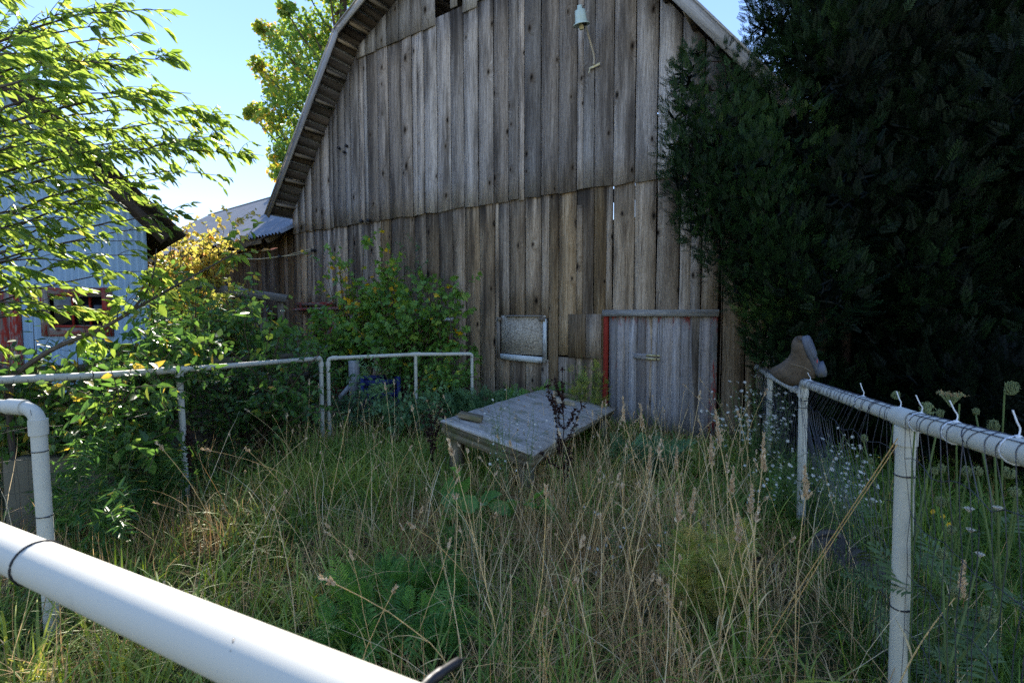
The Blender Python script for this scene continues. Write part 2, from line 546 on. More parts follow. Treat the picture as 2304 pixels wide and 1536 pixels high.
M['log'] = wood('weathered_log', [(.05, .042, .035, 1), (.12, .10, .085, 1), (.19, .165, .14, 1), (.28, .25, .22, 1)], .3)
M['chip'] = None


def osb():
    t = NT('strand_board')
    obj = t.N('ShaderNodeTexCoord').outputs['Object']
    v1 = t.N('ShaderNodeTexVoronoi')
    t.L(t.vmul(obj, (60, 60, 110)), v1.inputs['Vector'])
    v1.inputs['Scale'].default_value = 1
    v2 = t.N('ShaderNodeTexVoronoi')
    t.L(t.vmul(obj, (120, 60, 45)), v2.inputs['Vector'])
    v2.inputs['Scale'].default_value = 1
    a = sep(t, v1.outputs['Color'])[0]
    b = sep(t, v2.outputs['Color'])[1]
    f = t.math('ADD', t.math('MULTIPLY', a, .55), t.math('MULTIPLY', b, .45))
    c = t.ramp(f, [(.15, (.17, .138, .10, 1)), (.5, (.39, .335, .26, 1)), (.85, (.60, .53, .42, 1))])
    n = t.noise(obj, 3, 3)
    c = t.hsv(c, t.math('MULTIPLY_ADD', n, .5, .75))
    return t.done(t.bsdf(c, .9, .2, f, .3, .004))


M['osb'] = osb()


def soil():
    t = NT('soil_litter_and_bounce')
    obj = t.N('ShaderNodeTexCoord').outputs['Object']
    n = t.noise(obj, 7, 6, .7)
    n2 = t.noise(obj, .5, 3)
    c = t.ramp(n, [(.3, (.018, .014, .009, 1)), (.5, (.05, .038, .022, 1)), (.62, (.045, .055, .02, 1)), (.8, (.14, .105, .06, 1))])
    c = t.mix(t.step(n2, .4, .65), c, (.05, .075, .025, 1))
    yy = sep(t, obj)[1]
    c = t.mix(t.math('MULTIPLY', t.step(yy, -3.0, -6.0), .9), c, t.ramp(n, [(.3, (.30, .27, .20, 1)), (.7, (.46, .42, .33, 1))]))  # pale ground added out of view behind the camera to bounce sunlight
    return t.done(t.bsdf(c, .95, .1, n, .6, .05))


M['soil'] = soil()


# ------------------------------------------------------------------ tagging
def tag(o, label, cat, group=None):
    o['label'] = label
    o['category'] = cat
    if group:
        o['group'] = group
    return o


def thing(name, label, cat, loc=(0, 0, 0), rz=0.0, group=None):
    o = bpy.data.objects.new(name, None)
    o.empty_display_size = .1
    COL.objects.link(o)
    o.location = [float(a) for a in loc]
    o.rotation_euler = (0, 0, rz)
    return tag(o, label, cat, group)


def copy_tree(o, parent=None):
    c = o.copy()
    COL.objects.link(c)
    if parent is not None:
        c.parent = parent
    for ch in list(o.children):
        copy_tree(ch, c)
    return c


# ------------------------------------------------------------------ world, sun, camera
SUN_EL, SUN_AZ = radians(31), radians(-24.5)      # azimuth from +Y towards +X
w = bpy.data.worlds.new('World')
scene.world = w
w.use_nodes = True
nt = w.node_tree
bg = nt.nodes['Background']
sky = nt.nodes.new('ShaderNodeTexSky')
sky.sky_type = 'NISHITA'
sky.sun_disc = False
sky.sun_elevation = SUN_EL
sky.sun_rotation = SUN_AZ
sky.air_density = 1.0
sky.dust_density = 0.0
sky.ozone_density = 1.5
gam = nt.nodes.new('ShaderNodeGamma')
gam.inputs[1].default_value = .45
hs = nt.nodes.new('ShaderNodeHueSaturation')
hs.inputs['Saturation'].default_value = 1.85
hs.inputs['Hue'].default_value = .521
nt.links.new(sky.outputs[0], gam.inputs[0])
nt.links.new(gam.outputs[0], hs.inputs['Color'])
nt.links.new(hs.outputs[0], bg.inputs[0])
bg.inputs[1].default_value = .15
sl = bpy.data.lights.new('sun', 'SUN')
sl.energy = 2.6
sl.angle = radians(.5)
sl.color = (1, .93, .82)
so = bpy.data.objects.new('sun', sl)
COL.objects.link(so)
so.rotation_euler = (pi / 2 - SUN_EL, 0, pi - SUN_AZ)
so.location = (-8, 20, 14)

cam = bpy.data.cameras.new('camera')
cam.sensor_width = 36
cam.lens = 36 * F / 2304
cam.clip_start = .02
cam.clip_end = 2000
cam.dof.use_dof = True
cam.dof.focus_distance = 6.0
cam.dof.aperture_fstop = 6.3
co = bpy.data.objects.new('camera', cam)
COL.objects.link(co)
co.location = (0, 0, EYE)
co.rotation_euler = (pi / 2 - PITCH, 0, 0)
scene.camera = co
scene.view_settings.view_transform = 'Standard'
scene.view_settings.look = 'None'
scene.view_settings.exposure = 2.4
scene.view_settings.gamma = 1
scene.cycles.use_denoising = False
scene.cycles.max_bounces = 8
scene.cycles.transparent_max_bounces = 4

#@@PARTS
# ================================================================== ground
def build_ground():
    n = 150
    gx = np.concatenate([np.linspace(-150, -13, 14), np.linspace(-12, 12, n), np.linspace(13, 150, 14)])
    gy = np.concatenate([np.linspace(-60, -3, 10), np.linspace(-2, 16, n), np.linspace(18, 250, 18)])
    X, Y = np.meshgrid(gx, gy)
    Z = gz(X, Y) + .02 * np.sin(X * 5.1 + Y * 3.3) * np.sin(Y * 4.7 - X * 2.1)
    mb = MB()
    a, b = len(gx), len(gy)
    i = np.arange(b - 1)[:, None] * a
    j = np.arange(a - 1)[None, :]
    mb.add(np.stack([X, Y, Z], -1).reshape(-1, 3), np.stack([i + j, i + j + 1, i + j + a + 1, i + j + a], -1).reshape(-1, 4))
    o = mb.build('ground', M['soil'], None, True)
    o['kind'] = 'structure'
    o['label'] = 'bare soil and leaf litter under the weeds of the yard'


build_ground()

# ================================================================== barn
TH = atan(1672 / 1102.0)
U = np.array((sin(TH), -cos(TH), 0))
NI = np.array((cos(TH), sin(TH), 0))
OFF = float(np.dot(P(1485, 845, 6.3), NI))
S0 = float(np.dot(hit(662, 600, NI * OFF, NI), U))
BARN0 = U * S0 + NI * OFF
BROT = atan2(U[1], U[0])


def bs(px, py, out=0.0):
    """pixel -> (s, z) on the barn front, or a plane 'out' metres in front of it"""
    h = hit(px, py, NI * (OFF - out), NI)
    return float(np.dot(h, U) - S0), float(h[2])


def bw(s, y, z):
    """barn local -> world"""
    return BARN0 + U * s + NI * y + np.array((0, 0, z))


BW = 9.3
BD = 8.0
KS, KZ, EZ, PZ = 2.2, 6.52, 3.54, 7.65


def rooftop(s):
    s = min(s, BW - s)
    if s < KS:
        return EZ + (KZ - EZ) / (KS + .14) * (s + .14)
    return KZ + (PZ - KZ) / (BW / 2 - KS) * (s - KS)


def plank(mb, s0, s1, zb, zt, y, th=.024, seg=.5, jag=.0, rnd=None):
    """upright board with slightly wandering edges; zt may be a function of s"""
    rnd = RNG.random() if rnd is None else rnd
    ztop = [(zt(s) if callable(zt) else zt) for s in (s0, s1)]
    zbot = [(zb(s) if callable(zb) else zb) + RNG.uniform(-jag, jag) for s in (s0, s1)]
    if max(ztop[0] - zbot[0], ztop[1] - zbot[1]) < .05:
        return
    n = max(2, int((max(ztop) - min(zbot)) / seg) + 1)
    y0 = y + RNG.uniform(-.005, .005)
    cup = RNG.uniform(-.004, .004)
    ofs = RNG.uniform(0, 40, 3)
    v, g = [], []
    tl = RNG.uniform(-.003, .003)
    for k in range(n + 1):
        u = k / n
        a = s0 + RNG.normal(0, .0022) + tl * (u - .5)
        b = s1 + RNG.normal(0, .0022) + tl * (u - .5)
        za = zbot[0] + (ztop[0] - zbot[0]) * u
        zc = zbot[1] + (ztop[1] - zbot[1]) * u
        wv = RNG.normal(0, .0015)
        for (s, z, yy) in ((a, za, y0 + cup + wv), (b, zc, y0 - cup + wv), (b, zc, y0 - cup + th), (a, za, y0 + cup + th)):
            v.append((s, yy, z))
            g.append((s + ofs[0], yy + ofs[1], z + ofs[2]))
    f = []
    for k in range(n):
        o = k * 4
        for i in range(4):
            f.append((o + i, o + (i + 1) % 4, o + 4 + (i + 1) % 4, o + 4 + i))
    f.append((3, 2, 1, 0))
    o = n * 4
    f.append((o, o + 1, o + 2, o + 3))
    mb.add(v, f, rnd, g)


barn = thing('barn', 'large old barn with gambrel roof and weathered grey vertical boards', 'barn', BARN0, BROT)

EDGES_MID = [0.02] + [.22, .45, .70, 1.0, 1.29, 1.56, 1.78, 1.95, 2.2] + [2.44, 2.72, 3.0, 3.31, 3.58, 3.86, 4.15, 4.45, 4.72, 5.01, 5.3, 5.58, 5.86, 6.14, 6.43, 6.71, 6.97, 7.25, 7.54, 7.83, 8.12, 8.39, 8.64, 8.9, 9.1, 9.29]
WS0, WS1, WZ0, WZ1 = 5.38, 6.27, .80, 1.45      # boarded window
DS0, DS1, DZ1 = 7.16, 8.585, 1.47               # door
under = lambda s: rooftop(s) - .13


def zsplit(s):
    return 3.22 + .012 * sin(s * 9)


lo, mi, to = MB(), MB(), MB()
for a, b in zip(EDGES_MID[:-1], EDGES_MID[1:]):
    gap = RNG.uniform(.010, .020)
    m = (a + b) / 2
    big = 0.0
    if abs(b - 7.25) < .02:
        big = .006
    # middle tier
    if under(m) > 3.3:
        tops = (lambda s: min(6.34, under(s)))
        if RNG.random() < .25 and not big:
            c = a + (b - a) * RNG.uniform(.35, .65)
            plank(mi, a + gap / 2, c - .003, 3.2, tops, -.028, jag=.022)
            plank(mi, c + .003, b - gap / 2, 3.2, tops, -.028, jag=.022)
        else:
            plank(mi, a + gap / 2, b - gap / 2 - big * .6, 3.2, tops, -.028, jag=.022)
    # top tier
    if under(m) > 6.3 and not (4.13 < m < 4.44):
        zb = 6.22 if m < 4.9 else 6.3
        if 4.44 < m < 4.73:
            plank(to, a + gap / 2 + .02, (a + b) / 2 + .03, 6.36, under, -.056)
        else:
            plank(to, a + gap / 2, b - gap / 2, zb, under, -.056, jag=.012)
    # lower tier
    jit = lambda e: e + (RNG.uniform(-.03, .03) if .1 < e < 9.1 and not 6.9 < e < 7.6 else 0)
    a2, b2 = a, b
    if m < WS0 - .1 or m > WS1 + .1:
        zb = DZ1 + .02 if DS0 - .02 < m < DS1 else (-.25)
        if a2 < DS1 < b2:
            plank(lo, a2 + gap / 2, DS1, DZ1 + .02, 3.34, 0)
            plank(lo, DS1 + .04, b2 - gap / 2, -.25, 3.34, 0)
        elif a2 < DS0 < b2:
            plank(lo, a2 + gap / 2, DS0 - .01, -.25, 3.34, 0)
            plank(lo, DS0 - .006, b2 - gap / 2 - big, DZ1 + .02, 3.34, 0)
        elif m < 2.35:
            plank(lo, a2 + gap / 2, b2 - gap / 2, (1.5 if m > .25 else -.25), 3.34, 0)
        elif 6.43 < m < 7.1:
            plank(lo, a2 + gap / 2, b2 - gap / 2, .9, 3.34, 0)
            plank(lo, a2 + gap / 2, b2 - gap / 2, -.25, .87, .002)
        else:
            half = RNG.random() < .3
            if half:
                c = a2 + (b2 - a2) * RNG.uniform(.35, .65)
                plank(lo, a2 + gap / 2, c - .003, -.25, 3.34, 0)
                plank(lo, c + .002, b2 - gap / 2 - big, -.25, 3.34, 0)
            else:
                plank(lo, a2 + gap / 2, b2 - gap / 2 - big, -.25, 3.34, 0)
    else:
        c0, c1 = a2 + gap / 2, b2 - gap / 2
        for (p, q) in ((c0, min(c1, WS0)), (max(c0, WS1), c1)):
            if q - p > .02:
                plank(lo, p, q, -.25, 3.34, 0)
        p, q = max(c0, WS0), min(c1, WS1)
        if q - p > .02:
            plank(lo, p, q, WZ1 - .02, 3.34, 0)
            plank(lo, p, q, -.25, WZ0 + .02, 0)
# short patch boards left of the door
for p, q in ((6.60, 6.865), (6.87, 7.10)):
    plank(lo, p, q, .88, 1.49, -.024, .02)
# narrow batten strip nailed over a seam
plank(lo, 6.72, 6.80, 1.46, 3.0, -.02, .018)
# low part left of the barn under the door track
for k, s in enumerate(np.arange(.24, 2.3, .205)):
    if not (.62 < s < 1.02):
        plank(lo, s, s + .2, -.25 if s < .6 or s > 2 else -.2, 1.52, .01)
plank(lo, .6, 1.05, 1.05, 1.52, .012)
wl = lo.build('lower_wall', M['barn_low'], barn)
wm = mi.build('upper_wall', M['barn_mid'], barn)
wt = to.build('gable_wall', M['barn_top'], barn)

# other walls and dark floor inside
mb = MB()
for s in np.arange(0, BW, .27):
    s1 = min(s + .268, BW)
    m = s + .13
    if 3.75 < m < 5.05:
        plank(mb, s, s1, -.2, 4.35, BD, rnd=.4)
        plank(mb, s, s1, 5.5, under, BD, rnd=.4)
    else:
        plank(mb, s, s1, -.2, under, BD, rnd=.4)
mb.build('back_wall', M['wing'], barn)
for x in (0.0, BW - .03):
    mb = MB()
    for y in np.arange(.06, BD - .02, .3):
        box(mb, (x + .012, y + .150, 1.6), .024, .300, 3.7, grain=2)
    mb.build('side_wall', M['wing'], barn)
# timber frame inside, seen through cracks
mb = MB()
for z in (1.9, 3.1, 4.6, 6.1):
    L = BW if z < 3.3 else BW - 2 * max(.3, (z - EZ) / 1.27)
    box(mb, (BW / 2, .14, z), L - .1, .15, .15, grain=0)
for s in (.1, 3.1, 6.3, 9.18):
    box(mb, (s, .13, 1.6), .16, .14, 3.6, grain=2)
mb.build('timber_frame', M['soffit'], barn)

# roof: sheathing with gaps, ribbed sheet above, lookouts below
OH = .5
rmb, smb = MB(), MB()
LK = []
PROF = [(-.14, EZ), (KS, KZ), (BW / 2, PZ), (BW - KS, KZ), (BW + .14, EZ)]
for (a, za), (b, zb) in zip(PROF[:-1], PROF[1:]):
    d = unit(np.array((b - a, 0, zb - za)))
    nrm = np.array((-d[2], 0, d[0]))
    if nrm[2] < 0:
        nrm = -nrm
    L = sqrt((b - a) ** 2 + (zb - za) ** 2)
    # ribbed sheet
    ny = int((BD + OH + .4) / .0375)
    ys = -OH + np.arange(ny + 1) * .0375
    rib = np.where(np.arange(ny + 1) % 2 == 0, .0, .018)
    p0 = np.array((a, 0, za)) - d * .0
    p1 = np.array((b, 0, zb))
    v = []
    for p in (p0, p1):
        q = p[None, :] + nrm[None, :] * (rib[:, None] - .005)
        q = q + 0
        q[:, 1] = ys
        v.append(q)
    i = np.arange(ny)
    rmb.add(np.concatenate(v), np.stack([i, i + 1, i + ny + 2, i + ny + 1], 1))
    # skip sheathing boards along the barn
    R = np.array([d, (0, 1, 0), nrm])
    for u in np.arange(.06, L - .04, .175):
        c = np.array((a, 0, za)) + d * (u + .06) + nrm * -.02
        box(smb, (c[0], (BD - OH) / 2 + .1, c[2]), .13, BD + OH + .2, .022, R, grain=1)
    # lookouts
    k = 0
    for u in np.arange(.32, L - .1, .56):
        c = np.array((a, 0, za)) + d * u + nrm * -.078
        lmb = MB()
        box(lmb, (c[0], -OH / 2 + .03, c[2]), .045, OH - .02, .09, R, grain=1)
        LK.append(lmb)
roof = rmb.build('roof', M['steel_roof'], barn)
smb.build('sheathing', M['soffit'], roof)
for lmb in LK:
    lmb.build('lookout', M['lookout'], roof)
for (a, za), (b, zb) in zip(PROF[:-1], PROF[1:]):
    mb = MB()
    d = unit(np.array((b - a, 0, zb - za)))
    nrm = np.array((-d[2], 0, d[0]))
    if nrm[2] < 0:
        nrm = -nrm
    L = sqrt((b - a) ** 2 + (zb - za) ** 2)
    R = np.array([d, (0, 1, 0), nrm])
    c = np.array(((a + b) / 2, -OH - .014, (za + zb) / 2)) + nrm * -.055
    box(mb, c, L - .004, .024, .13, R, grain=0)
    c = np.array(((a + b) / 2, -OH - .018, (za + zb) / 2)) + nrm * .022
    box(mb, c, L + .01, .05, .02, R, grain=0)
    mb.build('fascia_board', M['fascia'], roof)

# door
door = MB()
e = [DS0 + .05, 7.33, 7.42, 7.49, 7.60, 7.72, 7.80, 7.865, 7.93, 8.06, 8.16, 8.27, 8.345, 8.41, DS1 - .07]
for a, b in zip(e[:-1], e[1:]):
    plank(door, a + .001, b - .001, -.12, DZ1 - .01, -.006 + RNG.uniform(-.006, .006), .022, jag=.02)
door = door.build('door', M['door'], barn)
mb = MB()
plank(mb, DS0 - .02, DS0 + .046, -.05, DZ1 - .01, -.034, .03, rnd=.6)
mb.build('jamb', M['red'], door)['label'] = 'bright red painted door jamb'
mb = MB()
plank(mb, DS1 - .068, DS1 + .01, -.05, DZ1 - .01, -.03, .03, rnd=.5)
mb.build('jamb', M['red_worn'], door)['label'] = 'door jamb with peeling red paint'
mb = MB()
box(mb, ((DS0 + DS1) / 2 - .003, -.036, DZ1 + .035), DS1 - DS0 + .06, .044, .085, grain=0, rnd=.8)
mb.build('header', M['grey_lumber'], door)
# short cross board with two brass hasps
mb = MB()
s_, z_ = bs(1450, 802)
box(mb, (s_, -.022, z_ + .005), .27, .02, .075, grain=0, rnd=.55)
lb = mb.build('cross_board', M['door'], door)
for dz in (.022, -.024):
    mb = MB()
    box(mb, (s_ + .10, -.037, z_ + dz), .13, .008, .026)
    box(mb, (s_ + .19, -.03, z_ + dz), .045, .01, .020)
    for k in range(4):
        lathe(mb, [(0, .006), (.006, .004), (.007, 0)], (s_ + .05 + k * .035, -.041, z_ + dz), 8, np.array([(1, 0, 0), (0, 0, 1), (0, -1, 0)]))
    mb.build('hasp', M['brass'], lb)

# boarded window
mb = MB()
box(mb, ((WS0 + WS1) / 2, .004, (WZ0 + WZ1) / 2 + .05), WS1 - WS0 - .10, .02, WZ1 - WZ0 - .06)
win = mb.build('boarded_window', M['osb'], barn)
mb = MB()
box(mb, (WS0 + .0, -.01, 1.12), .05, .04, .64, grain=2, rnd=.3)
box(mb, (WS0 + .03, -.016, 1.415), .06, .06, .05, grain=0, rnd=.2)
mb.build('frame', M['lookout'], win)
mb = MB()
box(mb, (WS1 - .09, -.016, 1.415), .09, .06, .06, grain=0, rnd=.2)
mb.build('frame', M['lookout'], win)
mb = MB()
box(mb, (WS1 - .055, -.012, 1.10), .05, .045, .64, grain=2, rnd=.7)
mb.build('frame', M['white_worn'], win)['label'] = 'chipped white side frame'
mb = MB()
R = np.array([(1, 0, -.028), (0, 1, 0), (.028, 0, 1)])
box(mb, ((WS0 + WS1) / 2 - .02, -.02, .822), .74, .05, .085, R, grain=0, rnd=.9)
mb.build('sill', M['white_worn'], win)['label'] = 'white sill sagging to the right'
mb = MB()
box(mb, ((WS0 + WS1) / 2 + .02, -.02, 1.462), .66, .04, .022, grain=0, rnd=.9)
mb.build('frame', M['grey_lumber'], win)

# second window behind the sapling, sliding door track
s_, z_ = bs(950, 718)
s2, z2 = bs(1014, 790)
mb = MB()
box(mb, ((s_ + s2) / 2, -.01, (z_ + z2) / 2), s2 - s_, .012, z_ - z2)
w2 = mb.build('window', M['glass'], barn)
mb = MB()
box(mb, ((s_ + s2) / 2 - .02, -.04, z_), s2 - s_ + .2, .05, .05, grain=0)
mb.build('header', M['white_worn'], w2)
for s in (s_, s2):
    mb = MB()
    box(mb, (s, -.035, (z_ + z2) / 2 - .02), .07, .04, z_ - z2 - .03, grain=2)
    mb.build('frame', M['red_worn'], w2)
mb = MB()
tube(mb, [(.1, -.10, 1.575), (1.4, -.10, 1.60), (2.72, -.10, 1.625)], .033, 8)
box(mb, (.75, -.04, 1.69), 1.25, .06, .075, grain=0)
for s in (.3, 1.1, 1.9, 2.6):
    box(mb, (s, -.05, 1.64), .03, .07, .10)
mb.build('door_track', M['red_worn'], barn)
mb = MB()
box(mb, (.83, .09, .4), .5, .02, 1.3)
mb.build('opening', M['dark'], barn)  # flat dark panel, its colour stands in for the unlit inside
mb = MB()
for k in range(3):
    plank(mb, 1.06 + k * .25, 1.305 + k * .25, -.1, 1.5, -.075, .022)
mb.build('sliding_door', M['red_worn'], barn)

# ------------------------------------------------------------------ lamp on the gable
s_, z_ = bs(1342, 152)
ls, lz = bs(1308, 55, .38)
lamp = thing('yard_lamp', 'pale green enamel lamp on a bent conduit arm high on the barn wall', 'lamp', bw(s_, -.06, z_), BROT)
mb = MB()
pts = curve([(0, -.02, 0), (.0, -.03, .12), (-.03, -.10, .30), (-.06, -.22, .50), (ls - s_ + .02, -.31, lz - z_ - .02)], 8)
tube(mb, pts, .014, 8)
mb.build('arm', M['conduit'], lamp, True)
mb = MB()
c = (ls - s_, -.32, lz - z_)
R = np.array([(1, 0, .0), (0, .96, .28), (0, -.28, .96)])
prof = [(.0, .215), (.03, .21), (.034, .165), (.066, .155), (.074, .06), (.085, .012), (.112, -.005), (.11, -.012), (.08, .004), (.06, .06), (0, .09)]
lathe(mb, prof, c, 22, R)
mb.build('lamp_shade', M['porcelain'], lamp, True)
mb = MB()
lathe(mb, [(0, .05), (.030, .05), (.030, -.06), (.024, -.062), (.022, -.02), (0, -.02)], c, 14, R)
mb.build('socket', M['cream'], lamp, True)
mb = MB()
box(mb, (0, .0, -.01), .15, .012, .03, np.array([(1, 0, .18), (0, 1, 0), (-.18, 0, 1)]))
tube(mb, [(-.06, -.01, -.02), (-.075, -.02, -.09)], .006, 5)
mb.build('bracket', M['cream'], lamp)
mb = MB()
q = pts[-1]
tube(mb, [q + (-.03, 0, 0), q + (.05, 0, .01)], .012, 6)
tube(mb, [q + (0, -.02, .02), q + (0, .03, -.02)], .016, 6)
mb.build('clamp', M['black'], lamp)
mb = MB()
tube(mb, curve([(c[0], c[1] + .05, c[2] + .2), (c[0] - .01, c[1] + .06, c[2] + .25), (c[0] + .01, c[1] + .09, c[2] + .28)], 5), .005, 5)
mb.build('lead_wire', M['black'], lamp)

# ------------------------------------------------------------------ cable on the corner
cab = thing('cable', 'pale twin cable running from the barn corner across the lower wing', 'cable', bw(.45, -.03, 2.6), BROT)
A = hit(705, 563, NI * (OFF - .06), NI)
Bp = P(632, 577, 10.6)
Cp = P(560, 582, 11.2)
Dp = P(492, 566, 12.2)
inv = lambda p: np.array((np.dot(p - bw(.45, -.03, 2.6), U), np.dot(p - bw(.45, -.03, 2.6), NI), p[2] - bw(.45, -.03, 2.6)[2]))
for k, dz in enumerate((0, .035)):
    mb = MB()
    tube(mb, curve([inv(A) + (0, 0, dz), inv(P(665, 573, 10.4)) + (0, 0, dz), inv(Bp), inv(Cp) + (0, 0, -dz * .3), inv(Dp)], 8), .008, 5)
    mb.build('wire', M['cream'], cab)
for p in (A, Bp):
    mb = MB()
    lathe(mb, [(0, .05), (.03, .05), (.035, .02), (.02, 0), (.036, -.02), (.03, -.05), (0, -.05)], inv(p), 10, np.array([(1, 0, 0), (0, 0, 1), (0, -1, 0)]))
    mb.build('insulator', M['black'], cab)

# three small knob insulators higher on the wall
for (px, py) in ((770, 336), (787, 331), (782, 345)):
    s, z = bs(px, py)
    o = thing('insulator_knob', 'small dark insulator knob, one of three screwed high on the grey wall', 'insulator', bw(s, -.05, z), BROT, 'insulator knobs on the barn wall')
    mb = MB()
    lathe(mb, [(0, .06), (.022, .058), (.03, .04), (.018, .03), (.03, .018), (.02, 0), (0, 0)], (0, 0, 0), 10, np.array([(1, 0, 0), (0, 0, 1), (0, -1, 0)]))
    mb.build('knob', M['black'], o)
for (px, py) in ((820, 499), (836, 497)):
    s, z = bs(px, py)
    o = thing('insulator_knob', 'dark insulator knob, one of two just above the board lap', 'insulator', bw(s, -.05, z), BROT, 'insulator pair above the lap')
    mb = MB()
    lathe(mb, [(0, .05), (.03, .048), (.038, .03), (.025, .02), (.03, 0), (0, 0)], (0, 0, 0), 10, np.array([(1, 0, 0), (0, 0, 1), (0, -1, 0)]))
    mb.build('knob', M['black'], o)

# ================================================================== lower wing of the barn
WD = unit(np.array((.8, -.6, 0)))
WI = np.array((.6, .8, 0))
WORG = BARN0 + NI * .15 + U * .02
wing = thing('barn_wing', 'low brown board wing with a ribbed metal roof left of the barn', 'barn wing', WORG, atan2(WD[1], WD[0]))


def ws_(px, py, out=0.0):
    h = hit(px, py, WORG - WI * out, WI)
    d = h - WORG
    return float(np.dot(d, WD)), float(h[2])


wo0, wz1 = ws_(592, 716)
wo1, wz0 = ws_(633, 776)
mb = MB()
s = -14.2
while s < -.02:
    wdt = RNG.uniform(.14, .26)
    e1 = min(s + wdt, -.0)
    m = (s + e1) / 2
    if wo0 + .25 < m < wo1:
        plank(mb, s, e1 - .008, wz1, 3.3, 0)
        plank(mb, s, e1 - .008, -.2, wz0, 0)
    else:
        plank(mb, s, e1 - RNG.uniform(.004, .02), -.2, 3.3, RNG.uniform(-.012, .012))
    s = e1
wv = mb.build('wall', M['wing'], wing)
mb = MB()
box(mb, ((wo0 + wo1) / 2 + .1, .25, (wz0 + wz1) / 2), wo1 - wo0 + .4, .02, wz1 - wz0 + .4)
mb.build('opening', M['dark'], wing)  # dark board behind the gap; shade of the wing interior as colour
mb = MB()
plank(mb, wo0 - .02, wo0 + .26, wz0 - .05, wz1, -.02)
plank(mb, wo0 - .10, wo0 - .03, wz0 - .2, wz1 + .02, -.03)
mb.build('shutter', M['lookout'], wing)
mb = MB()
for (p, q) in (((343, 585), (660, 519)),):
    pass
RZ_E, RZ_R, RY = 3.34, 5.95, 4.0
n = int(14.6 / .07)
xs = -14.5 + np.arange(n + 1) * .07
rib = np.where(np.arange(n + 1) % 2 == 0, 0, .055)
for sgn in (0, 1):
    y0, z0, y1, z1 = (-.45, RZ_E - .17, RY, RZ_R) if sgn == 0 else (RY, RZ_R, 2 * RY + .3, RZ_E - .1)
    nn = unit(np.array((0, -(z1 - z0), y1 - y0)))
    v0 = np.stack([xs, np.full(n + 1, y0), np.full(n + 1, z0)], 1) + rib[:, None] * nn
    vm = np.stack([xs, np.full(n + 1, (y0 + y1) / 2), np.full(n + 1, (z0 + z1) / 2 - .02)], 1) + rib[:, None] * nn
    v1 = np.stack([xs, np.full(n + 1, y1), np.full(n + 1, z1)], 1) + rib[:, None] * nn
    i = np.arange(n)
    for a_, b_ in ((v0, vm), (vm, v1)):
        mb.add(np.concatenate([a_, b_]), np.stack([i, i + 1, i + n + 2, i + n + 1], 1))
wr = mb.build('roof', M['steel_roof'], wing)
mb = MB()
box(mb, (-7.2, RY, RZ_R + .03), 14.6, .22, .03, grain=0)
mb.build('ridge_cap', M['steel_roof'], wr)
mb = MB()
for a, b in ((-3.4, -1.0), (-6.4, -3.42), (-10, -6.42)):
    box(mb, ((a + b) / 2, -.36, RZ_E - .22), b - a, .03, .13, grain=0)
for x in np.arange(-13.8, -.2, .62):
    box(mb, (x, -.14, RZ_E - .11), .05, .5, .11, np.array([(1, 0, 0), (0, .84, .54), (0, -.54, .84)]), grain=1)
mb.build('eave_board', M['lookout'], wr)
mb = MB()
z = [(0, 3.25), (RY, RZ_R - .1), (2 * RY, 3.25)]
v = [(-14.2, 0, -.2), (-14.2, 0, 3.25), (-14.2, RY, RZ_R - .1), (-14.2, 2 * RY, 3.25), (-14.2, 2 * RY, -.2)]
mb.add(v, [(0, 1, 2, 3, 4)])
v = [(-14.2, 2 * RY, -.2), (-14.2, 2 * RY, 3.25), (-.1, 2 * RY, 3.25), (-.1, 2 * RY, -.2)]
mb.add(v, [(0, 1, 2, 3)])
mb.build('end_wall', M['wing'], wing)

# rail plank across the front of the wing
a, b = P(345, 628, 8.6), P(645, 672, 9.3)
rl = thing('rail_plank', 'weathered plank rail on posts in front of the lower wing', 'rail', (a + b) / 2 * (1, 1, 0))
c = (a + b) / 2 * (1, 1, 0)
mb = MB()
beam(mb, a - c, b - c, .05, .15)
mb.build('rail', M['grey_lumber'], rl)
mb = MB()
beam(mb, P(520, 672, 9.25) - c, P(650, 668, 9.45) - c, .04, .10)
mb.build('rail', M['fence_wood'], rl)
for p in (a * .97 + b * .03, a * .06 + b * .94):
    mb = MB()
    q = p - c
    box(mb, (q[0], q[1] + .08, q[2] / 2 - .1), .11, .11, q[2] + .2, grain=2)
    mb.build('post', M['fence_wood'], rl)

# ================================================================== blue metal shed
SZ = 7.0
shed_o = P(342, 830, SZ) * (1, 1, 0)
shed = thing('metal_shed', 'pale blue ribbed metal shed with red window and door trim', 'shed', shed_o)


def sh(px, py, out=0.0):
    h = hit(px, py, (0, shed_o[1] - out, 0), (0, 1, 0))
    return float(h[0] - shed_o[0]), float(h[2])


cz = sh(342, 497)[1]
ex, ez = sh(392, 531, .35)
slope = 0.98
mb = MB()
pitch = .0925
n = int(7 / pitch) * 4
xs = -np.arange(n + 1) * pitch / 4
rp = np.array([0, .022, .022, 0])[np.arange(n + 1) % 4]
wx0, wzt = sh(94, 647)
wx1, wzb = sh(261, 756)
zt = cz + slope * np.minimum(-xs, 3.5 - np.abs(3.5 + xs) * 1 if False else -xs)
zt = np.minimum(zt, cz + slope * 4.2 - slope * np.maximum(0, -xs - 4.2))
i = np.arange(n)


def strip(zlo, zhi, keep):
    v = np.concatenate([np.stack([xs, -rp, zlo], 1), np.stack([xs, -rp, zhi], 1)])
    q = np.stack([i, i + 1, i + n + 2, i + n + 1], 1)[keep]
    mb.add(v, q)


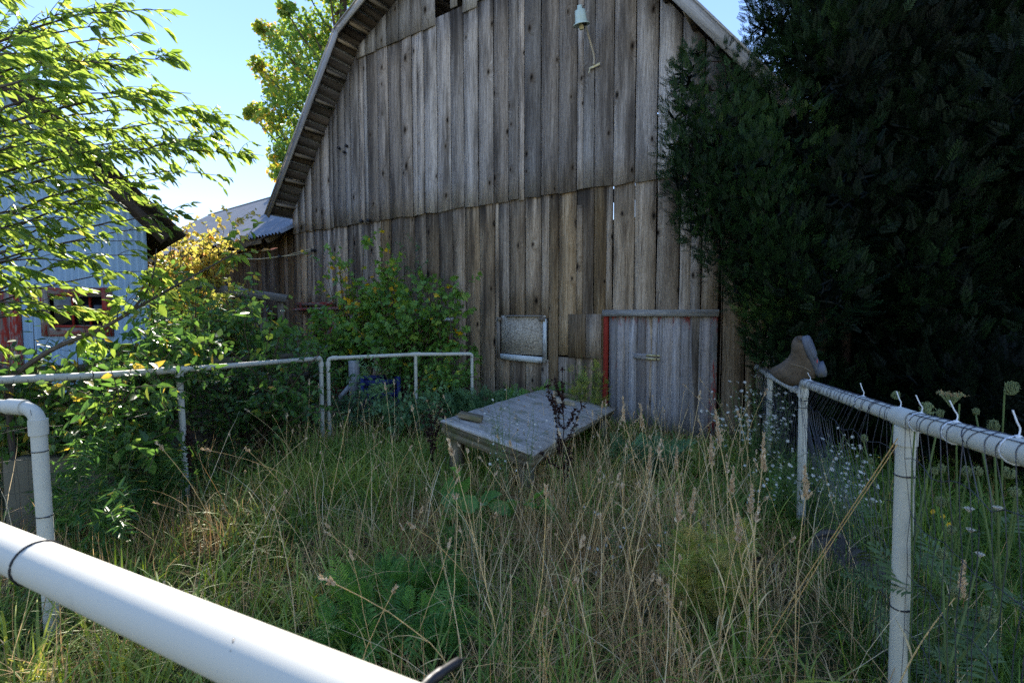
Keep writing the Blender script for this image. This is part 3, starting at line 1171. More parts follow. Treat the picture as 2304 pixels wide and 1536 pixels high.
xm = (xs[:-1] + xs[1:]) / 2
inw = (xm > wx0 + .1) & (xm < wx1 - .1)
strip(np.full(n + 1, -.3), np.full(n + 1, wzb + .05), np.ones(n, bool))
strip(np.full(n + 1, wzb + .05), np.full(n + 1, wzt - .08), ~inw)
strip(np.full(n + 1, wzt - .08), zt, np.ones(n, bool))
mb.build('wall', M['blue_sheet'], shed)
mb = MB()
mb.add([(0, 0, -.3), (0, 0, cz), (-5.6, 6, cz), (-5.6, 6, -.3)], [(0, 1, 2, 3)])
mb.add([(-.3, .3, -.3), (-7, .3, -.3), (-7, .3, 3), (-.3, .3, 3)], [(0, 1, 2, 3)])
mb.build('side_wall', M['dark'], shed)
mb = MB()
d = unit(np.array((-1, 0, slope)))
nr = np.array((slope, 0, 1)) / sqrt(1 + slope ** 2)
R = np.array([d, (0, 1, 0), nr])
L = 6.2
c0 = np.array((ex, 0, ez))
c = c0 + d * L / 2 - nr * .02
Rs = np.array([d, (-.93, 1, 0), nr])
box(mb, (c[0] - 2.6, 2.6, c[2]), L, 6.1, .03, Rs, grain=0)
rf = mb.build('roof', M['soffit'], shed)
mb = MB()
c = c0 + d * L / 2 - nr * .09
box(mb, (c[0], -.42, c[2]), L, .035, .15, R, grain=0)
mb.build('rake_board', M['soffit'], rf)
for k in range(8):
    mb = MB()
    c = c0 + d * (.25 + k * .62) - nr * .085
    box(mb, (c[0], -.2, c[2]), .04, .42, .09, R, grain=1)
    mb.build('lookout', M['lookout'], rf)
# window
x0, zb_ = sh(118, 737)
x1, zt_ = sh(234, 668)
mb = MB()
box(mb, ((x0 + x1) / 2, .10, (zb_ + zt_) / 2), x1 - x0 + .1, .01, zt_ - zb_ + .1)
sw = mb.build('window', M['glass'], shed)
mb = MB()
fw = .17
for (ax_, az_, sx_, sz_, g_) in (((wx0 + x0) / 2, (wzt + wzb) / 2, x0 - wx0 - .01, wzt - wzb, 2), ((wx1 + x1) / 2, (wzt + wzb) / 2, wx1 - x1 - .01, wzt - wzb, 2),
                                 ((x0 + x1) / 2, (wzt + zt_) / 2, x1 - x0, wzt - zt_ - .004, 0), ((x0 + x1) / 2, (wzb + zb_) / 2, x1 - x0, zb_ - wzb - .004, 0)):
    box(mb, (ax_, -.03, az_), sx_, .04, sz_, grain=g_)
box(mb, ((x0 + x1) / 2, .02, zb_ + .02), x1 - x0, .1, .03, grain=0)
mb.build('frame', M['red_worn'], sw)
mb = MB()
for fx in (.34, .67):
    box(mb, (x0 + (x1 - x0) * fx, .06, (zb_ + zt_) / 2), .022, .03, zt_ - zb_, grain=2)
box(mb, ((x0 + x1) / 2, .062, zb_ + (zt_ - zb_) * .5), x1 - x0, .024, .022, grain=0)
mb.build('muntin', M['red'], sw)
dx, dzt = sh(50, 655)
mb = MB()
for k in range(7):
    plank(mb, dx - .17 * (k + 1), dx - .17 * k - .004, -.2, dzt, -.05, .025)
mb.build('door', M['red_worn'], shed)

# ================================================================== board fence behind the plastic rail
bf = thing('board_fence', 'old wooden board fence half buried in leaves before the blue shed', 'fence', (-4.2, 4.2, 0))
b0 = np.array((-4.2, 4.2, 0))
def W2(px, py, Z):
    return P(px, py, Z) - b0
for (ya, yb, h) in ((843, 829, .11), (912, 893, .13), (992, 960, .13), (1052, 1010, .12)):
    mb = MB()
    beam(mb, W2(-260, ya + 8, 3.75), W2(322, yb, 4.35), .04, h)
    mb.build('board', M['fence_wood'], bf)
    mb = MB()
    beam(mb, W2(312, yb + 2, 4.38), W2(715, yb - (yb - 705) * .30 + 8, 6.5), .04, h)
    mb.build('board', M['fence_wood'], bf)
for (px, Z, wd) in ((308, 4.25, .145), (-150, 3.8, .14), (545, 5.5, .12)):
    q = P(px, 840, Z) - b0
    mb = MB()
    lathe(mb, [(0, q[2] + .04), (wd * .42, q[2] + .04), (wd * .5, q[2] - .02), (wd * .5, -.2)], (q[0], q[1] - .09, 0), 14)
    v = mb.v[-1]
    mb.g[-1] = v + (3, 1, 2)
    mb.build('post', M['fence_wood'], bf)
# low concrete slab leaning behind the pipe fence
a, b = P(20, 1200, 3.35), P(305, 1185, 3.75)
cs = thing('concrete_slab', 'low tan concrete slab standing among weeds behind the left pipes', 'slab', ((a + b) / 2) * (1, 1, 0))
c = (a + b) / 2 * (1, 1, 0)
d = unit((b - a) * (1, 1, 0))
mb = MB()
Rr = np.array([d, (-d[1], d[0], 0), (0, 0, 1)])
n = 24
L = np.linalg.norm((b - a)[:2])
top = .50 + .012 * np.sin(np.arange(n + 1) * .5) + RNG.normal(0, .003, n + 1)
vv, ff = [], []
for k in range(n + 1):
    x = -L / 2 + L * k / n
    for (yy, zz) in ((-.05, -.2), (-.05, top[k] - .015), (-.03, top[k]), (.05, top[k]), (.05, -.2)):
        vv.append((x, yy, zz))
for k in range(n):
    for m_ in range(4):
        o = k * 5 + m_
        ff.append((o, o + 5, o + 6, o + 1))
ff += [(0, 1, 2, 3, 4), tuple(n * 5 + q for q in (4, 3, 2, 1, 0))]
mb.add(np.array(vv) @ Rr, ff)
mb.build('slab_body', M['concrete'], cs)

# grey post with brace and blue crate behind the far pipe frame
pp = P(797, 815, 7.2)
gp = thing('wooden_post', 'grey square wooden post with a broken slanting brace by the barn', 'post', (pp[0], pp[1], 0))
mb = MB()
box(mb, (0, 0, pp[2] / 2 - .1), .13, .13, pp[2] + .25, grain=2)
mb.build('upright', M['grey_lumber'], gp)
mb = MB()
beam(mb, P(755, 905, 6.9) - (pp[0], pp[1], 0), P(787, 868, 7.0) - (pp[0], pp[1], 0), .09, .04)
mb.build('brace', M['grey_lumber'], gp)
cp_ = P(850, 885, 7.4)
cr = thing('plastic_crate', 'blue plastic crate showing through the leaves behind the far pipes', 'crate', (cp_[0], cp_[1], gz(cp_[0], cp_[1])), .4)
for k in range(4):
    mb = MB()
    z = .06 + k * .19
    for (cx, cy, sx, sy) in ((0, -.3, .5, .02), (0, .3, .5, .02), (-.26, 0, .02, .58), (.26, 0, .02, .58)):
        box(mb, (cx, cy, z), sx, sy, .085)
    mb.build('slat', M['blue_plastic'], cr)
for sx in (-.26, .26):
    for sy in (-.3, .3):
        mb = MB()
        box(mb, (sx, sy, .35), .05, .05, .72)
        mb.build('corner_post', M['blue_plastic'], cr)
# ================================================================== plastic pipe fences
def pipe(mb, pts, r):
    tube(mb, pts, r, 20, .5, True)


def elbow_path(a, k, b, rad=.06, n=8):
    """path from a to b with a rounded corner at k"""
    u, v = unit(a - k), unit(b - k)
    t = np.linspace(0, 1, n + 1)[:, None]
    return (1 - t) ** 2 * (k + u * rad) + 2 * t * (1 - t) * k + t ** 2 * (k + v * rad)


def collar(mb, c, d, r, L=.05):
    d = unit(d)
    tube(mb, np.array([c - d * L / 2, c + d * L / 2]), r, 20)


def post_part(root, o, top, r, mat, ties=(), lean=(0, 0), bottom=-.25):
    mb = MB()
    g = float(gz(top[0], top[1]))
    base = np.array((top[0] + lean[0], top[1] + lean[1], g + bottom))
    pipe(mb, np.array([top - o, (top + base) / 2 - o, base - o]), r)
    p = mb.build('post', mat, root, True)
    for u in ties:
        mb = MB()
        c = top + (base - top) * u
        ring(mb, c - o, base - top, r + .0015, .0022, 16)
        q = c - o + unit(np.array((-c[0], -c[1], 0))) * (r + .003)
        beam(mb, q, q + np.array((.028, -.004, .004)), .003, .003)
        mb.build('zip_tie', M['black'], p)
    return p, base


def wire_panel(mb, f_top, u0, u1, length, o, r, face, step=.05, hstep=.13, bulge=.06, wr=.0011, seed=1, wrap=True, depth=1.2):
    """hanging wire mesh; f_top(u) gives rail centre; face = horizontal unit vector towards viewer side"""
    rng = np.random.default_rng(seed)
    n = int(length / step)
    cols = []
    al0 = unit(f_top(u1) - f_top(u0))
    for k in range(n + 1):
        u = u0 + (u1 - u0) * (k + rng.uniform(-.18, .18)) / n
        t = f_top(u)
        sk = rng.normal(0, .010, 2)
        pts = []
        if wrap:
            for a in np.linspace(-1.2, 1.75, 9):
                pts.append(t + al0 * (sk[0] + sk[1] * a) + face * sin(a) * (r + .002) + np.array((0, 0, cos(a) * (r + .002))))
        else:
            pts.append(t + face * (r + .002))
        m = 12
        ph = k / n
        amp = bulge * sin(pi * min(1, max(0, ph))) ** .7
        along = unit(f_top(u1) - f_top(u0))
        gl = float(gz(t[0], t[1]))
        dp = t[2] - gl - .02
        for j in range(1, m + 1):
            v = j / m
            q = t + np.array((0, 0, -r - dp * v))
            q = q + face * (r * (1 - min(1, v * 4)) + amp * .5 * sin(v * 5 + 1)) + along * (amp * 1.5 * sin(v * 7.5 + .8) * (1 - v * .5))
            q = q + rng.normal(0, .002, 3)
            pts.append(q)
        cols.append(np.array(pts))
        tube(mb, np.array(pts) - o, wr, 4, .5, False)
    base = 9 if wrap else 1
    for j in range(0, 12, 2 if hstep > .12 else 1):
        row = np.array([c[base + j] for c in cols]) - o
        row[:, 2] += .012 * np.sin(np.arange(len(row)) * 1.1 + j) + rng.normal(0, .003, len(row))
        tube(mb, row, wr * 1.15, 4, .5, False)
    if wrap:
        for idx in (2, 5):
            row = np.array([c[idx] for c in cols]) - o
            tube(mb, row, wr * 1.1, 4, .5, False)


# ---- left fence
A = P(0, 855, 2.81); B = P(403, 832, 3.95); C = P(722, 806, 5.8)
A0 = A + (A - B) * .55
lf = thing('pipe_fence', 'long white plastic pipe fence section before the board fence on the left', 'fence', (B[0], B[1], 0))
o = np.array((B[0], B[1], 0))
r = .024
mb = MB()
pc = elbow_path(B, C, C + (0, 0, -1), .05)
pipe(mb, np.concatenate([[A0 - o, A - o, (A + B) / 2 + (0, 0, -.006) - o, B - o], pc - o]), r)
collar(mb, C + unit(B - C) * .06 - o, B - C, r + .006, .06)
collar(mb, C - (0, 0, .07) - o, (0, 0, 1), r + .006, .05)
collar(mb, B - o, B - A, r + .006, .13)
collar(mb, B - (0, 0, .05) - o, (0, 0, 1), r + .006, .07)
collar(mb, B + (A - B) * .14 - o, B - A, r + .004, .06)
rl_ = mb.build('rail', M['pvc'], lf, True)
mb = MB()
ring(mb, A + (B - A) * .42 - o, B - A, r + .002, .003)
mb.build('zip_tie', M['black'], rl_)
post_part(lf, o, B - (0, 0, .03), r, M['pvc'], (.10, .42, .68), (.03, .0))
post_part(lf, o, C - (0, 0, .06), r, M['pvc_old'], (.3, .6))
mb = MB()
fc = unit(np.array((.95, -.3, 0)))
wire_panel(mb, lambda u: A0 + (B - A0) * u, 0, 1, 2.6, o, r, fc, .10, .15, .01, .0009, 3, False)
wire_panel(mb, lambda u: B + (C - B) * u, 0, 1, 1.9, o, r, fc, .07, .15, .01, .0009, 4, False)
mb.build('wire_mesh', M['wire_dark'], lf)

# ---- far frame
D = P(738, 806, 5.85); E_ = P(935, 797, 6.3); G = P(1062, 796, 6.5)
ff_ = thing('pipe_fence', 'far white plastic pipe fence section ending at the barn wall behind the sapling', 'fence', (E_[0], E_[1], 0))
o = np.array((E_[0], E_[1], 0))
r = .022
mb = MB()
p1 = elbow_path(D + (0, 0, -1), D, E_, .05)
p2 = elbow_path(E_, G, G + (0, 0, -1), .04)
pipe(mb, np.concatenate([p1 - o, [E_ - o], p2 - o]), r)
collar(mb, D + unit(E_ - D) * .07 - o, E_ - D, r + .006, .06)
collar(mb, D - (0, 0, .07) - o, (0, 0, 1), r + .006, .05)
collar(mb, E_ - o, E_ - D, r + .005, .12)
mb.build('rail', M['pvc'], ff_, True)
post_part(ff_, o, D - (0, 0, .06), r, M['pvc_old'], (.25, .55))
post_part(ff_, o, E_ - (0, 0, .02), r, M['pvc_old'], (.3,))
post_part(ff_, o, G - (0, 0, .05), r * .9, M['pvc'], (.2, .5))
mb = MB()
wire_panel(mb, lambda u: D + (G - D) * u, 0, 1, 2.1, o, r, unit(np.array((.2, -1, 0))), .07, .15, .01, .0008, 5, False)
mb.build('wire_mesh', M['wire_dark'], ff_)

# ---- near left elbow
H = P(84, 918, 2.2)
nf = thing('pipe_fence', 'white plastic elbow post with scuffed side close on the left', 'fence', (H[0], H[1], 0))
o = np.array((H[0], H[1], 0))
r = .029
mb = MB()
hl = P(-420, 888, 2.15)
pipe(mb, np.concatenate([[hl - o], elbow_path(hl, H, H + (0, 0, -1), .075) - o]), r)
collar(mb, H - (0, 0, .085) - o, (0, 0, 1), r + .006, .07)
collar(mb, H + unit(hl - H) * .09 - o, hl - H, r + .006, .07)
mb.build('rail', M['pvc'], nf, True)
post_part(nf, o, H - (0, 0, .07), r, M['pvc'], (.10, .34, .80), (.015, 0))
mb = MB()
wire_panel(mb, lambda u: H + (hl - H) * u, 0, 1, 1.0, o, r, unit(np.array((0, -1, 0))), .09, .15, .01, .0009, 6, False)
# wire running on towards the front rail
tube(mb, curve([H - (0, 0, .14) - o, P(180, 972, 2.4) - o, P(330, 930, 3.0) - o], 8), .0016, 4)
mb.build('wire_mesh', M['wire_dark'], nf)

# ---- front rail right under the camera
FA, FB = P(0, 1228, .80), P(500, 1447, .53)
d = unit(FB - FA)
fr = thing('front_rail', 'thick white plastic rail crossing the lower left corner close up', 'rail', (FA[0], FA[1], 0))
o = np.array((FA[0], FA[1], 0))
mb = MB()
r = .0305
pipe(mb, np.array([FA - d * 1.5, FA, FB, FB + d * .75]) - o, r)
fr_r = mb.build('rail', M['pvc'], fr, True)
for q in (FA - d * 1.45, FB + d * .74):
    mb = MB()
    pipe(mb, np.array([q + (0, 0, -.02), (q[0], q[1], -.2)]) - o, r)
    collar(mb, q - o - (0, 0, .0), (0, 0, 1), r + .006, .09)
    mb.build('post', M['pvc'], fr, True)
mb = MB()
tz = P(95, 1275, .74)
c = FA + d * np.dot(tz - FA, d)
ring(mb, c - o, d, r + .0012, .0016, 40)
mb.build('zip_tie', M['black'], fr_r)
mb = MB()
c = FB + d * .045
sd = unit(np.cross(d, (0, 0, 1)))
up = np.cross(sd, d)
nn_ = unit(np.array((0, 0, EYE)) - c)
nn_ = unit(nn_ - d * np.dot(nn_, d))
tt = np.cross(nn_, d)
base = c + (nn_ * .97 + tt * .24) * r
beam(mb, base - o, base + unit(d * .5 + tt * -.85) * .012 - o, .0016, .001, nn_)
mb.build('scratch', M['black'], fr_r)
mb = MB()
c = FB + d * .24
tube(mb, curve([c - up * .01 - o, P(955, 1545, .50) - o, P(1000, 1508, .52) - o, P(1048, 1478, .55) - o], 6), [.006] * 6 + [.006] * 6 + [.005] * 5 + [.0008] * 2, 6)
mb.build('strap', M['black'], fr_r)

# ---- right fence
R0 = P(2304, 1018, 1.0); R1 = P(2040, 942, 1.6); R2 = P(1808, 860, 3.3); R3 = P(1733, 838, 4.9); R4 = P(1703, 825, 5.35)
Rn = R0 + (R0 - R1) * 1.6
rf_ = thing('pipe_fence', 'white plastic pipe fence hung with wire mesh along the right edge', 'fence', (R1[0], R1[1], 0))
o = np.array((R1[0], R1[1], 0))
r = .0275
mb = MB()
pipe(mb, np.concatenate([[Rn - o, R0 - o, R1 - o, (R1 + R2) / 2 - (0, 0, .004) - o], elbow_path(R1, R2, R2 + (0, 0, -1), .055) - o]), r)
collar(mb, R1 - o, R1 - R2, r + .005, .15)
collar(mb, R1 - (0, 0, .055) - o, (0, 0, 1), r + .005, .06)
collar(mb, R2 - (0, 0, .075) - o, (0, 0, 1), r + .005, .05)
rr = mb.build('rail', M['pvc'], rf_, True)
mb = MB()
dn = np.array((0, 0, -.075))
pipe(mb, np.array([R2 + dn + unit(R3 - R2) * .03, R3 + dn * .5, R4]) - o, r * .9)
collar(mb, R3 + dn * .5 - o, R4 - R3, r + .002, .14)
mb.build('rail', M['pvc'], rf_, True)
post_part(rf_, o, R1 - (0, 0, .04), r, M['pvc_old'], (.11, .45), (.035, .02))
post_part(rf_, o, R2 - (0, 0, .06), r, M['pvc_old'], (.05, .09, .5), (.02, .0))
post_part(rf_, o, R3 - (0, 0, .06), r, M['pvc_old'], (.1,))
def inn_(a, b):
    d_ = unit((b - a) * (1, 1, 0))
    return np.array((-d_[1], d_[0], 0)) * (1 if -d_[1] < 0 else -1)


mb = MB()
wire_panel(mb, lambda u: R1 + (R2 - R1) * u, .02, .98, 1.85, o, r, inn_(R1, R2), .05, .15, .075, .0012, 11)
wire_panel(mb, lambda u: R1 + (Rn - R1) * u, .04, 1, 1.6, o, r, inn_(R1, Rn), .05, .15, .03, .0011, 12)
wire_panel(mb, lambda u: R2 + dn + (R4 - R2 - dn) * u, .04, 1, 2.1, o, r, inn_(R2, R4), .06, .15, .03, .0012, 13)
mb.build('wire_mesh', M['wire'], rf_)
# white tie tails sticking up
for (px, py, Z, dx) in ((1942, 888, 2.05, -.2), (2022, 912, 1.66, -.2), (2058, 922, 1.5, -.28), (2152, 958, 1.28, -.3), (2296, 1002, 1.02, -.2), (1822, 858, 3.1, -.3)):
    q = P(px, py, Z)
    dr = unit(R1 - Rn) if Z < 1.6 else unit(R2 - R1)
    bse = R1 + dr * np.dot(q - R1, dr)
    mb = MB()
    ring(mb, bse - o, dr, r + .002, .0022, 14)
    t0 = bse + (0, 0, r)
    k = .046 if Z < 2.5 else .04
    pts = curve([t0, t0 + (.003, 0, .4 * k), t0 + (dx * .02, 0, .7 * k), t0 + (dx * k * 1.2, .004, 1.25 * k)], 4)
    tube(mb, pts - o, .0017, 5)
    box(mb, t0 - o + (0, 0, .002), .008, .008, .007)
    mb.build('zip_tie', M['zip_white'], rr)

# ================================================================== boot on the post
def boot():
    secs = [((-.125, .165), (.010, .272), .058), ((-.108, .125), (.035, .205), .050), ((-.094, .085), (.070, .145), .045), ((-.090, .035), (.105, .112), .044),
            ((-.060, .0), (.128, .100), .044), ((.0, .0), (.148, .092), .044), ((.06, .0), (.170, .085), .047), ((.115, .0), (.190, .074), .049), ((.165, .002), (.206, .056), .043), ((.197, .008), (.212, .034), .027)]
    n = 20
    V = []
    for (bk, ftp, w_) in secs:
        bk, ftp = np.array((bk[0], 0, bk[1])), np.array((ftp[0], 0, ftp[1]))
        m_ = (bk + ftp) / 2
        h_ = (ftp - bk) / 2
        for i in range(n):
            a = 2 * pi * i / n
            ca, sa = cos(a), sin(a)
            e = .8
            V.append(m_ + h_ * np.sign(ca) * abs(ca) ** e + np.array((0, 1, 0)) * w_ * np.sign(sa) * abs(sa) ** e)
    V = np.array(V)
    f = []
    for k in range(len(secs) - 1):
        for i in range(n):
            f.append((k * n + i, k * n + (i + 1) % n, (k + 1) * n + (i + 1) % n, (k + 1) * n + i))
    m_ = len(secs) - 1
    f.append(tuple(m_ * n + i for i in range(n))[::-1])
    return V, f


mid = P(1828, 800, 3.3)
ax = unit(np.array((-.50, -.18, .86)))                # towards the toe
dn_ = np.array((.64, -.70, .30)); dn_ = unit(dn_ - ax * np.dot(dn_, ax))   # sole normal, out of the sole
R = np.array([ax, np.cross(-dn_, ax), -dn_])          # rows: toe, side, up the leg
o3 = R2 + np.array((0, 0, .02))
bt = thing('boot', 'worn tan suede boot hung upside down over the end of the right pipe fence', 'boot', R2 + (0, 0, .03))
o = R2 + (0, 0, .03)
V, f = boot()
K = 1.06
T = lambda v: (np.asarray(v) - (.065, 0, 0)) @ R * K + mid - o
mb = MB()
mb.add(T(V), f)
up_ = mb.build('upper', M['suede'], bt, True)
md = up_.modifiers.new('shell', 'SOLIDIFY')
md.thickness = .004
md.offset = -1
ol = [(-.088, 0), (-.080, .034), (-.04, .043), (.03, .040), (.09, .050), (.15, .052), (.195, .038), (.213, .0)]
ol = ol + [(x, -y) for x, y in ol[-2:0:-1]]
mb = MB()
n = len(ol)
for (z0, z1, keep) in ((-.012, .012, None),):
    v = [(x, y, z0) for x, y in ol] + [(x, y, z1) for x, y in ol]
    mb.add(T(v), [tuple(range(n))[::-1], tuple(range(n, 2 * n))] + [(i, (i + 1) % n, n + (i + 1) % n, n + i) for i in range(n)])
hl_ = [(-.089, 0), (-.081, .035), (-.045, .043), (-.008, .040), (-.008, -.040), (-.045, -.043), (-.081, -.035)]
n = len(hl_)
v = [(x, y, -.034) for x, y in hl_] + [(x, y, -.011) for x, y in hl_]
mb.add(T(v), [tuple(range(n))[::-1]] + [(i, (i + 1) % n, n + (i + 1) % n, n + i) for i in range(n)])
fo = [(.05, .036), (.09, .049), (.15, .051), (.192, .036), (.208, 0)]
fo = fo + [(x, -y) for x, y in fo[-2::-1]]
n = len(fo)
v = [(x, y, -.019) for x, y in fo] + [(x, y, -.011) for x, y in fo]
mb.add(T(v), [tuple(range(n))[::-1]] + [(i, (i + 1) % n, n + (i + 1) % n, n + i) for i in range(n)])
for k in range(7):       # tread bars
    x = .065 + k * .019
    q = T([(x, -.034, -.0215), (x + .009, -.034, -.0215), (x + .009, .034, -.0215), (x, .034, -.0215), (x, -.034, -.018), (x + .009, -.034, -.018), (x + .009, .034, -.018), (x, .034, -.018)])
    mb.add(q, [(3, 2, 1, 0), (0, 1, 5, 4), (1, 2, 6, 5), (2, 3, 7, 6), (3, 0, 4, 7)])
sl_ = mb.build('sole', M['sole'], bt)
mb = MB()
mb.add(T([(.012, -.016, -.0135), (.026, -.018, -.0135), (.030, .014, -.0135), (.016, .017, -.0135)]), [(0, 1, 2, 3)])
mb.build('red_patch', M['redmark'], sl_)
mb = MB()
tube(mb, T(curve([(-.02, .047, .03), (.005, .047, .06), (.02, .049, .09), (.03, .048, .125)], 5)), .003, 5)
tube(mb, T(curve([(-.100, .02, .095), (-.05, .049, .105), (.02, .049, .135), (.064, .02, .160)], 5)), .003, 5)
tube(mb, T(curve([(-.02, -.047, .03), (.02, -.049, .06), (.045, -.049, .10), (.06, -.046, .125)], 5)), .003, 5)
mb.build('seam', M['lookout'], up_)

# ================================================================== old table
tl_ = np.array([(-.625, 4.265, .567), (.174, 3.836, .382), (1.255, 5.861, .353), (.456, 6.290, .538)])
tc = tl_.mean(0)
e1 = unit(tl_[1] - tl_[0]); e2 = unit(tl_[2] - tl_[1]); tn = np.cross(e1, e2)
W_, H_ = .93, 2.30
tb = thing('low_table', 'grey weathered board table leaning to the right among tall grass', 'table', (tc[0], tc[1], gz(tc[0], tc[1])))
o = np.array(tb.location)
R = np.array([e1, e2, tn])
mb = MB()
nx_, ny_ = 6, 24
gx_, gy_ = np.linspace(-W_ / 2, W_ / 2, nx_), np.linspace(-H_ / 2, H_ / 2, ny_)
XX, YY = np.meshgrid(gx_, gy_)
ZZ = .006 * np.sin(YY * 2.3 + 1) + .004 * np.sin(XX * 5)
edge = RNG.normal(0, .004, XX.shape) * ((XX == XX.min()) | (XX == XX.max()))
topv = np.stack([XX + edge, YY, ZZ], -1).reshape(-1, 3)
botv = topv - (0, 0, .02)
i = np.arange(ny_ - 1)[:, None] * nx_; j = np.arange(nx_ - 1)[None]
q = np.stack([i + j, i + j + 1, i + j + nx_ + 1, i + j + nx_], -1).reshape(-1, 4)
loop = list(range(nx_)) + [k * nx_ + nx_ - 1 for k in range(1, ny_)] + [(ny_ - 1) * nx_ + k for k in range(nx_ - 2, -1, -1)] + [k * nx_ for k in range(ny_ - 2, 0, -1)]
N0 = len(topv)
sd_ = [(loop[k], N0 + loop[k], N0 + loop[(k + 1) % len(loop)], loop[(k + 1) % len(loop)]) for k in range(len(loop))]
gg = np.concatenate([topv, botv])[:, [1, 2, 0]] * (1, 1, 1)
mb.add(np.concatenate([topv, botv]) @ R + tc - o, np.concatenate([q, q[:, ::-1] + N0, np.array(sd_)]), .7, gg)
mb.build('table_top', M['table_top'], tb)
mb = MB()
for sx in (-1, 1):
    for k, zz in enumerate((-.045, -.10)):
        Ln = H_ - .04 if k == 0 else .5
        c = np.array((sx * (W_ / 2 - .03), 0 if k == 0 else -H_ / 2 + .27, zz))
        box(mb, c @ R + tc - o, .04, Ln, .05, R, grain=1)
for sy in (-1, 1):
    c = np.array((0, sy * (H_ / 2 - .03), -.05))
    box(mb, c @ R + tc - o, W_ - .11, .04, .06, R, grain=0)
    c = np.array((0, sy * (H_ / 2 - .035), -.112))
    box(mb, c @ R + tc - o, W_ - .13, .04, .058, R, grain=0)
mb.build('apron', M['table_frame'], tb)
for sx in (-1, 1):
    for sy in (-1, 1):
        mb = MB()
        q = np.array((sx * (W_ / 2 - .11), sy * (H_ / 2 - .12), -.09)) @ R + tc
        g = float(gz(q[0], q[1])) - .15
        box(mb, np.array((q[0], q[1], (q[2] + g) / 2)) - o, .10, .10, q[2] - g, np.array([(e1[0], e1[1], 0), (-e1[1], e1[0], 0), (0, 0, 1)]), grain=2)
        mb.build('leg', M['table_frame'], tb)


def on_table(px, py):
    h = hit(px, py, tc, tn)
    return h


for (px, py, sx, sy, yaw, lab) in ((1058, 943, .22, .10, -.25, 'mossy offcut block at the left corner of the low table'),
                                   (1268, 908, .25, .115, -.12, 'pale grey board offcut in the middle of the low table'),
                                   (1272, 893, .30, .09, -.35, 'dark board offcut near the far right edge of the low table')):
    h = on_table(px, py)
    x_ = unit(R[0] * cos(yaw) + R[1] * sin(yaw))
    x_ = unit(np.array((1, yaw * .5, 0)) - tn * np.dot(np.array((1, yaw * .5, 0)), tn))
    y_ = np.cross(tn, x_)
    bl = thing('wood_offcut', lab, 'wood block', h + tn * .006)
    mb = MB()
    n = 6
    box(mb, tn * .022, sx, sy, .042, np.array([x_, y_, tn]), grain=0, rnd=.8 if 'pale' in lab else .25)
    ob = mb.build('block', M['table_top'] if 'pale' in lab else M['table_frame'], bl)
    bv = ob.modifiers.new('soft_edge', 'BEVEL')
    bv.width = .005
    bv.segments = 2

# log lying outside the right fence
a, b = P(1850, 1240, 3.0), P(1975, 1330, 2.6)
lg = thing('log', 'grey weathered log lying in the grass outside the right fence', 'log', ((a + b) / 2)[:2].tolist() + [0.1])
o = np.array(lg.location)
a[2], b[2] = gz(a[0], a[1]) + .14, gz(b[0], b[1]) + .08
mb = MB()
n = 18
t_ = np.linspace(0, 1, n)[:, None]
pts = a * (1 - t_) + b * t_ + RNG.normal(0, .008, (n, 3))
tube(mb, pts - o - (0, 0, .05), .10 + .015 * np.sin(np.arange(n) * 1.3) + RNG.normal(0, .005, n), 14)
mb.build('trunk', M['log'], lg, True)
# ================================================================== vegetation helpers
def vnoise(x, y, s, seed):
    r = np.random.default_rng(seed)
    o = np.zeros_like(x)
    for k in range(7):
        a = r.uniform(0, 2 * pi)
        f = s * r.uniform(.6, 1.7)
        o = o + np.sin((x * cos(a) + y * sin(a)) * f + r.uniform(0, 6.28))
    return o / 3.2


def before_barn(x, y, d=.06):
    return x * NI[0] + y * NI[1] < OFF - d


def pix(x, y, z):
    return proj(np.stack([x, y, z], -1))


def in_view(x, y, m=150):
    q = pix(x, y, gz(x, y) + .2)
    return (q[:, 2] > .3) & (q[:, 0] > -m) & (q[:, 0] < 2304 + m) & (q[:, 1] < 1536 + 900 / np.maximum(q[:, 2], .5))


def bump(x, y, cx, cy, s):
    return np.exp(-((x - cx) ** 2 + (y - cy) ** 2) / (2 * s * s))


G3 = lambda px, py, Z: P(px, py, Z)


def ground_at(px, Z):
    """ground point seen in picture column px at depth Z"""
    x = (px - 1152) / F * Z
    return np.array((x, Z, float(gz(x, Z))))


def quad_beta(rng, n, x0, x1, y0, y1):
    return rng.uniform(x0, x1, n), rng.uniform(y0, y1, n)


# fence line x as a function of y
def left_x(y):
    return np.interp(y, [0, 2.8, 3.95, 5.8, 8], [-2.6, -2.85, -2.65, -2.2, -1.9])


def right_x(y):
    return np.interp(y, [0, 1.0, 1.6, 3.3, 5.3], [.75, 1.05, 1.29, 1.97, 2.66])


# ================================================================== grass (uncountable)
rng = np.random.default_rng(21)


def tuft_field(n, y0, y1, rng):
    y = np.sqrt(rng.uniform(y0 ** 2, y1 ** 2, n))
    x = rng.uniform(-1.12, 1.12, n) * (y + .25)
    ok = before_barn(x, y) & in_view(x, y)
    # clear under the low table a little and on the concrete
    return x[ok], y[ok]


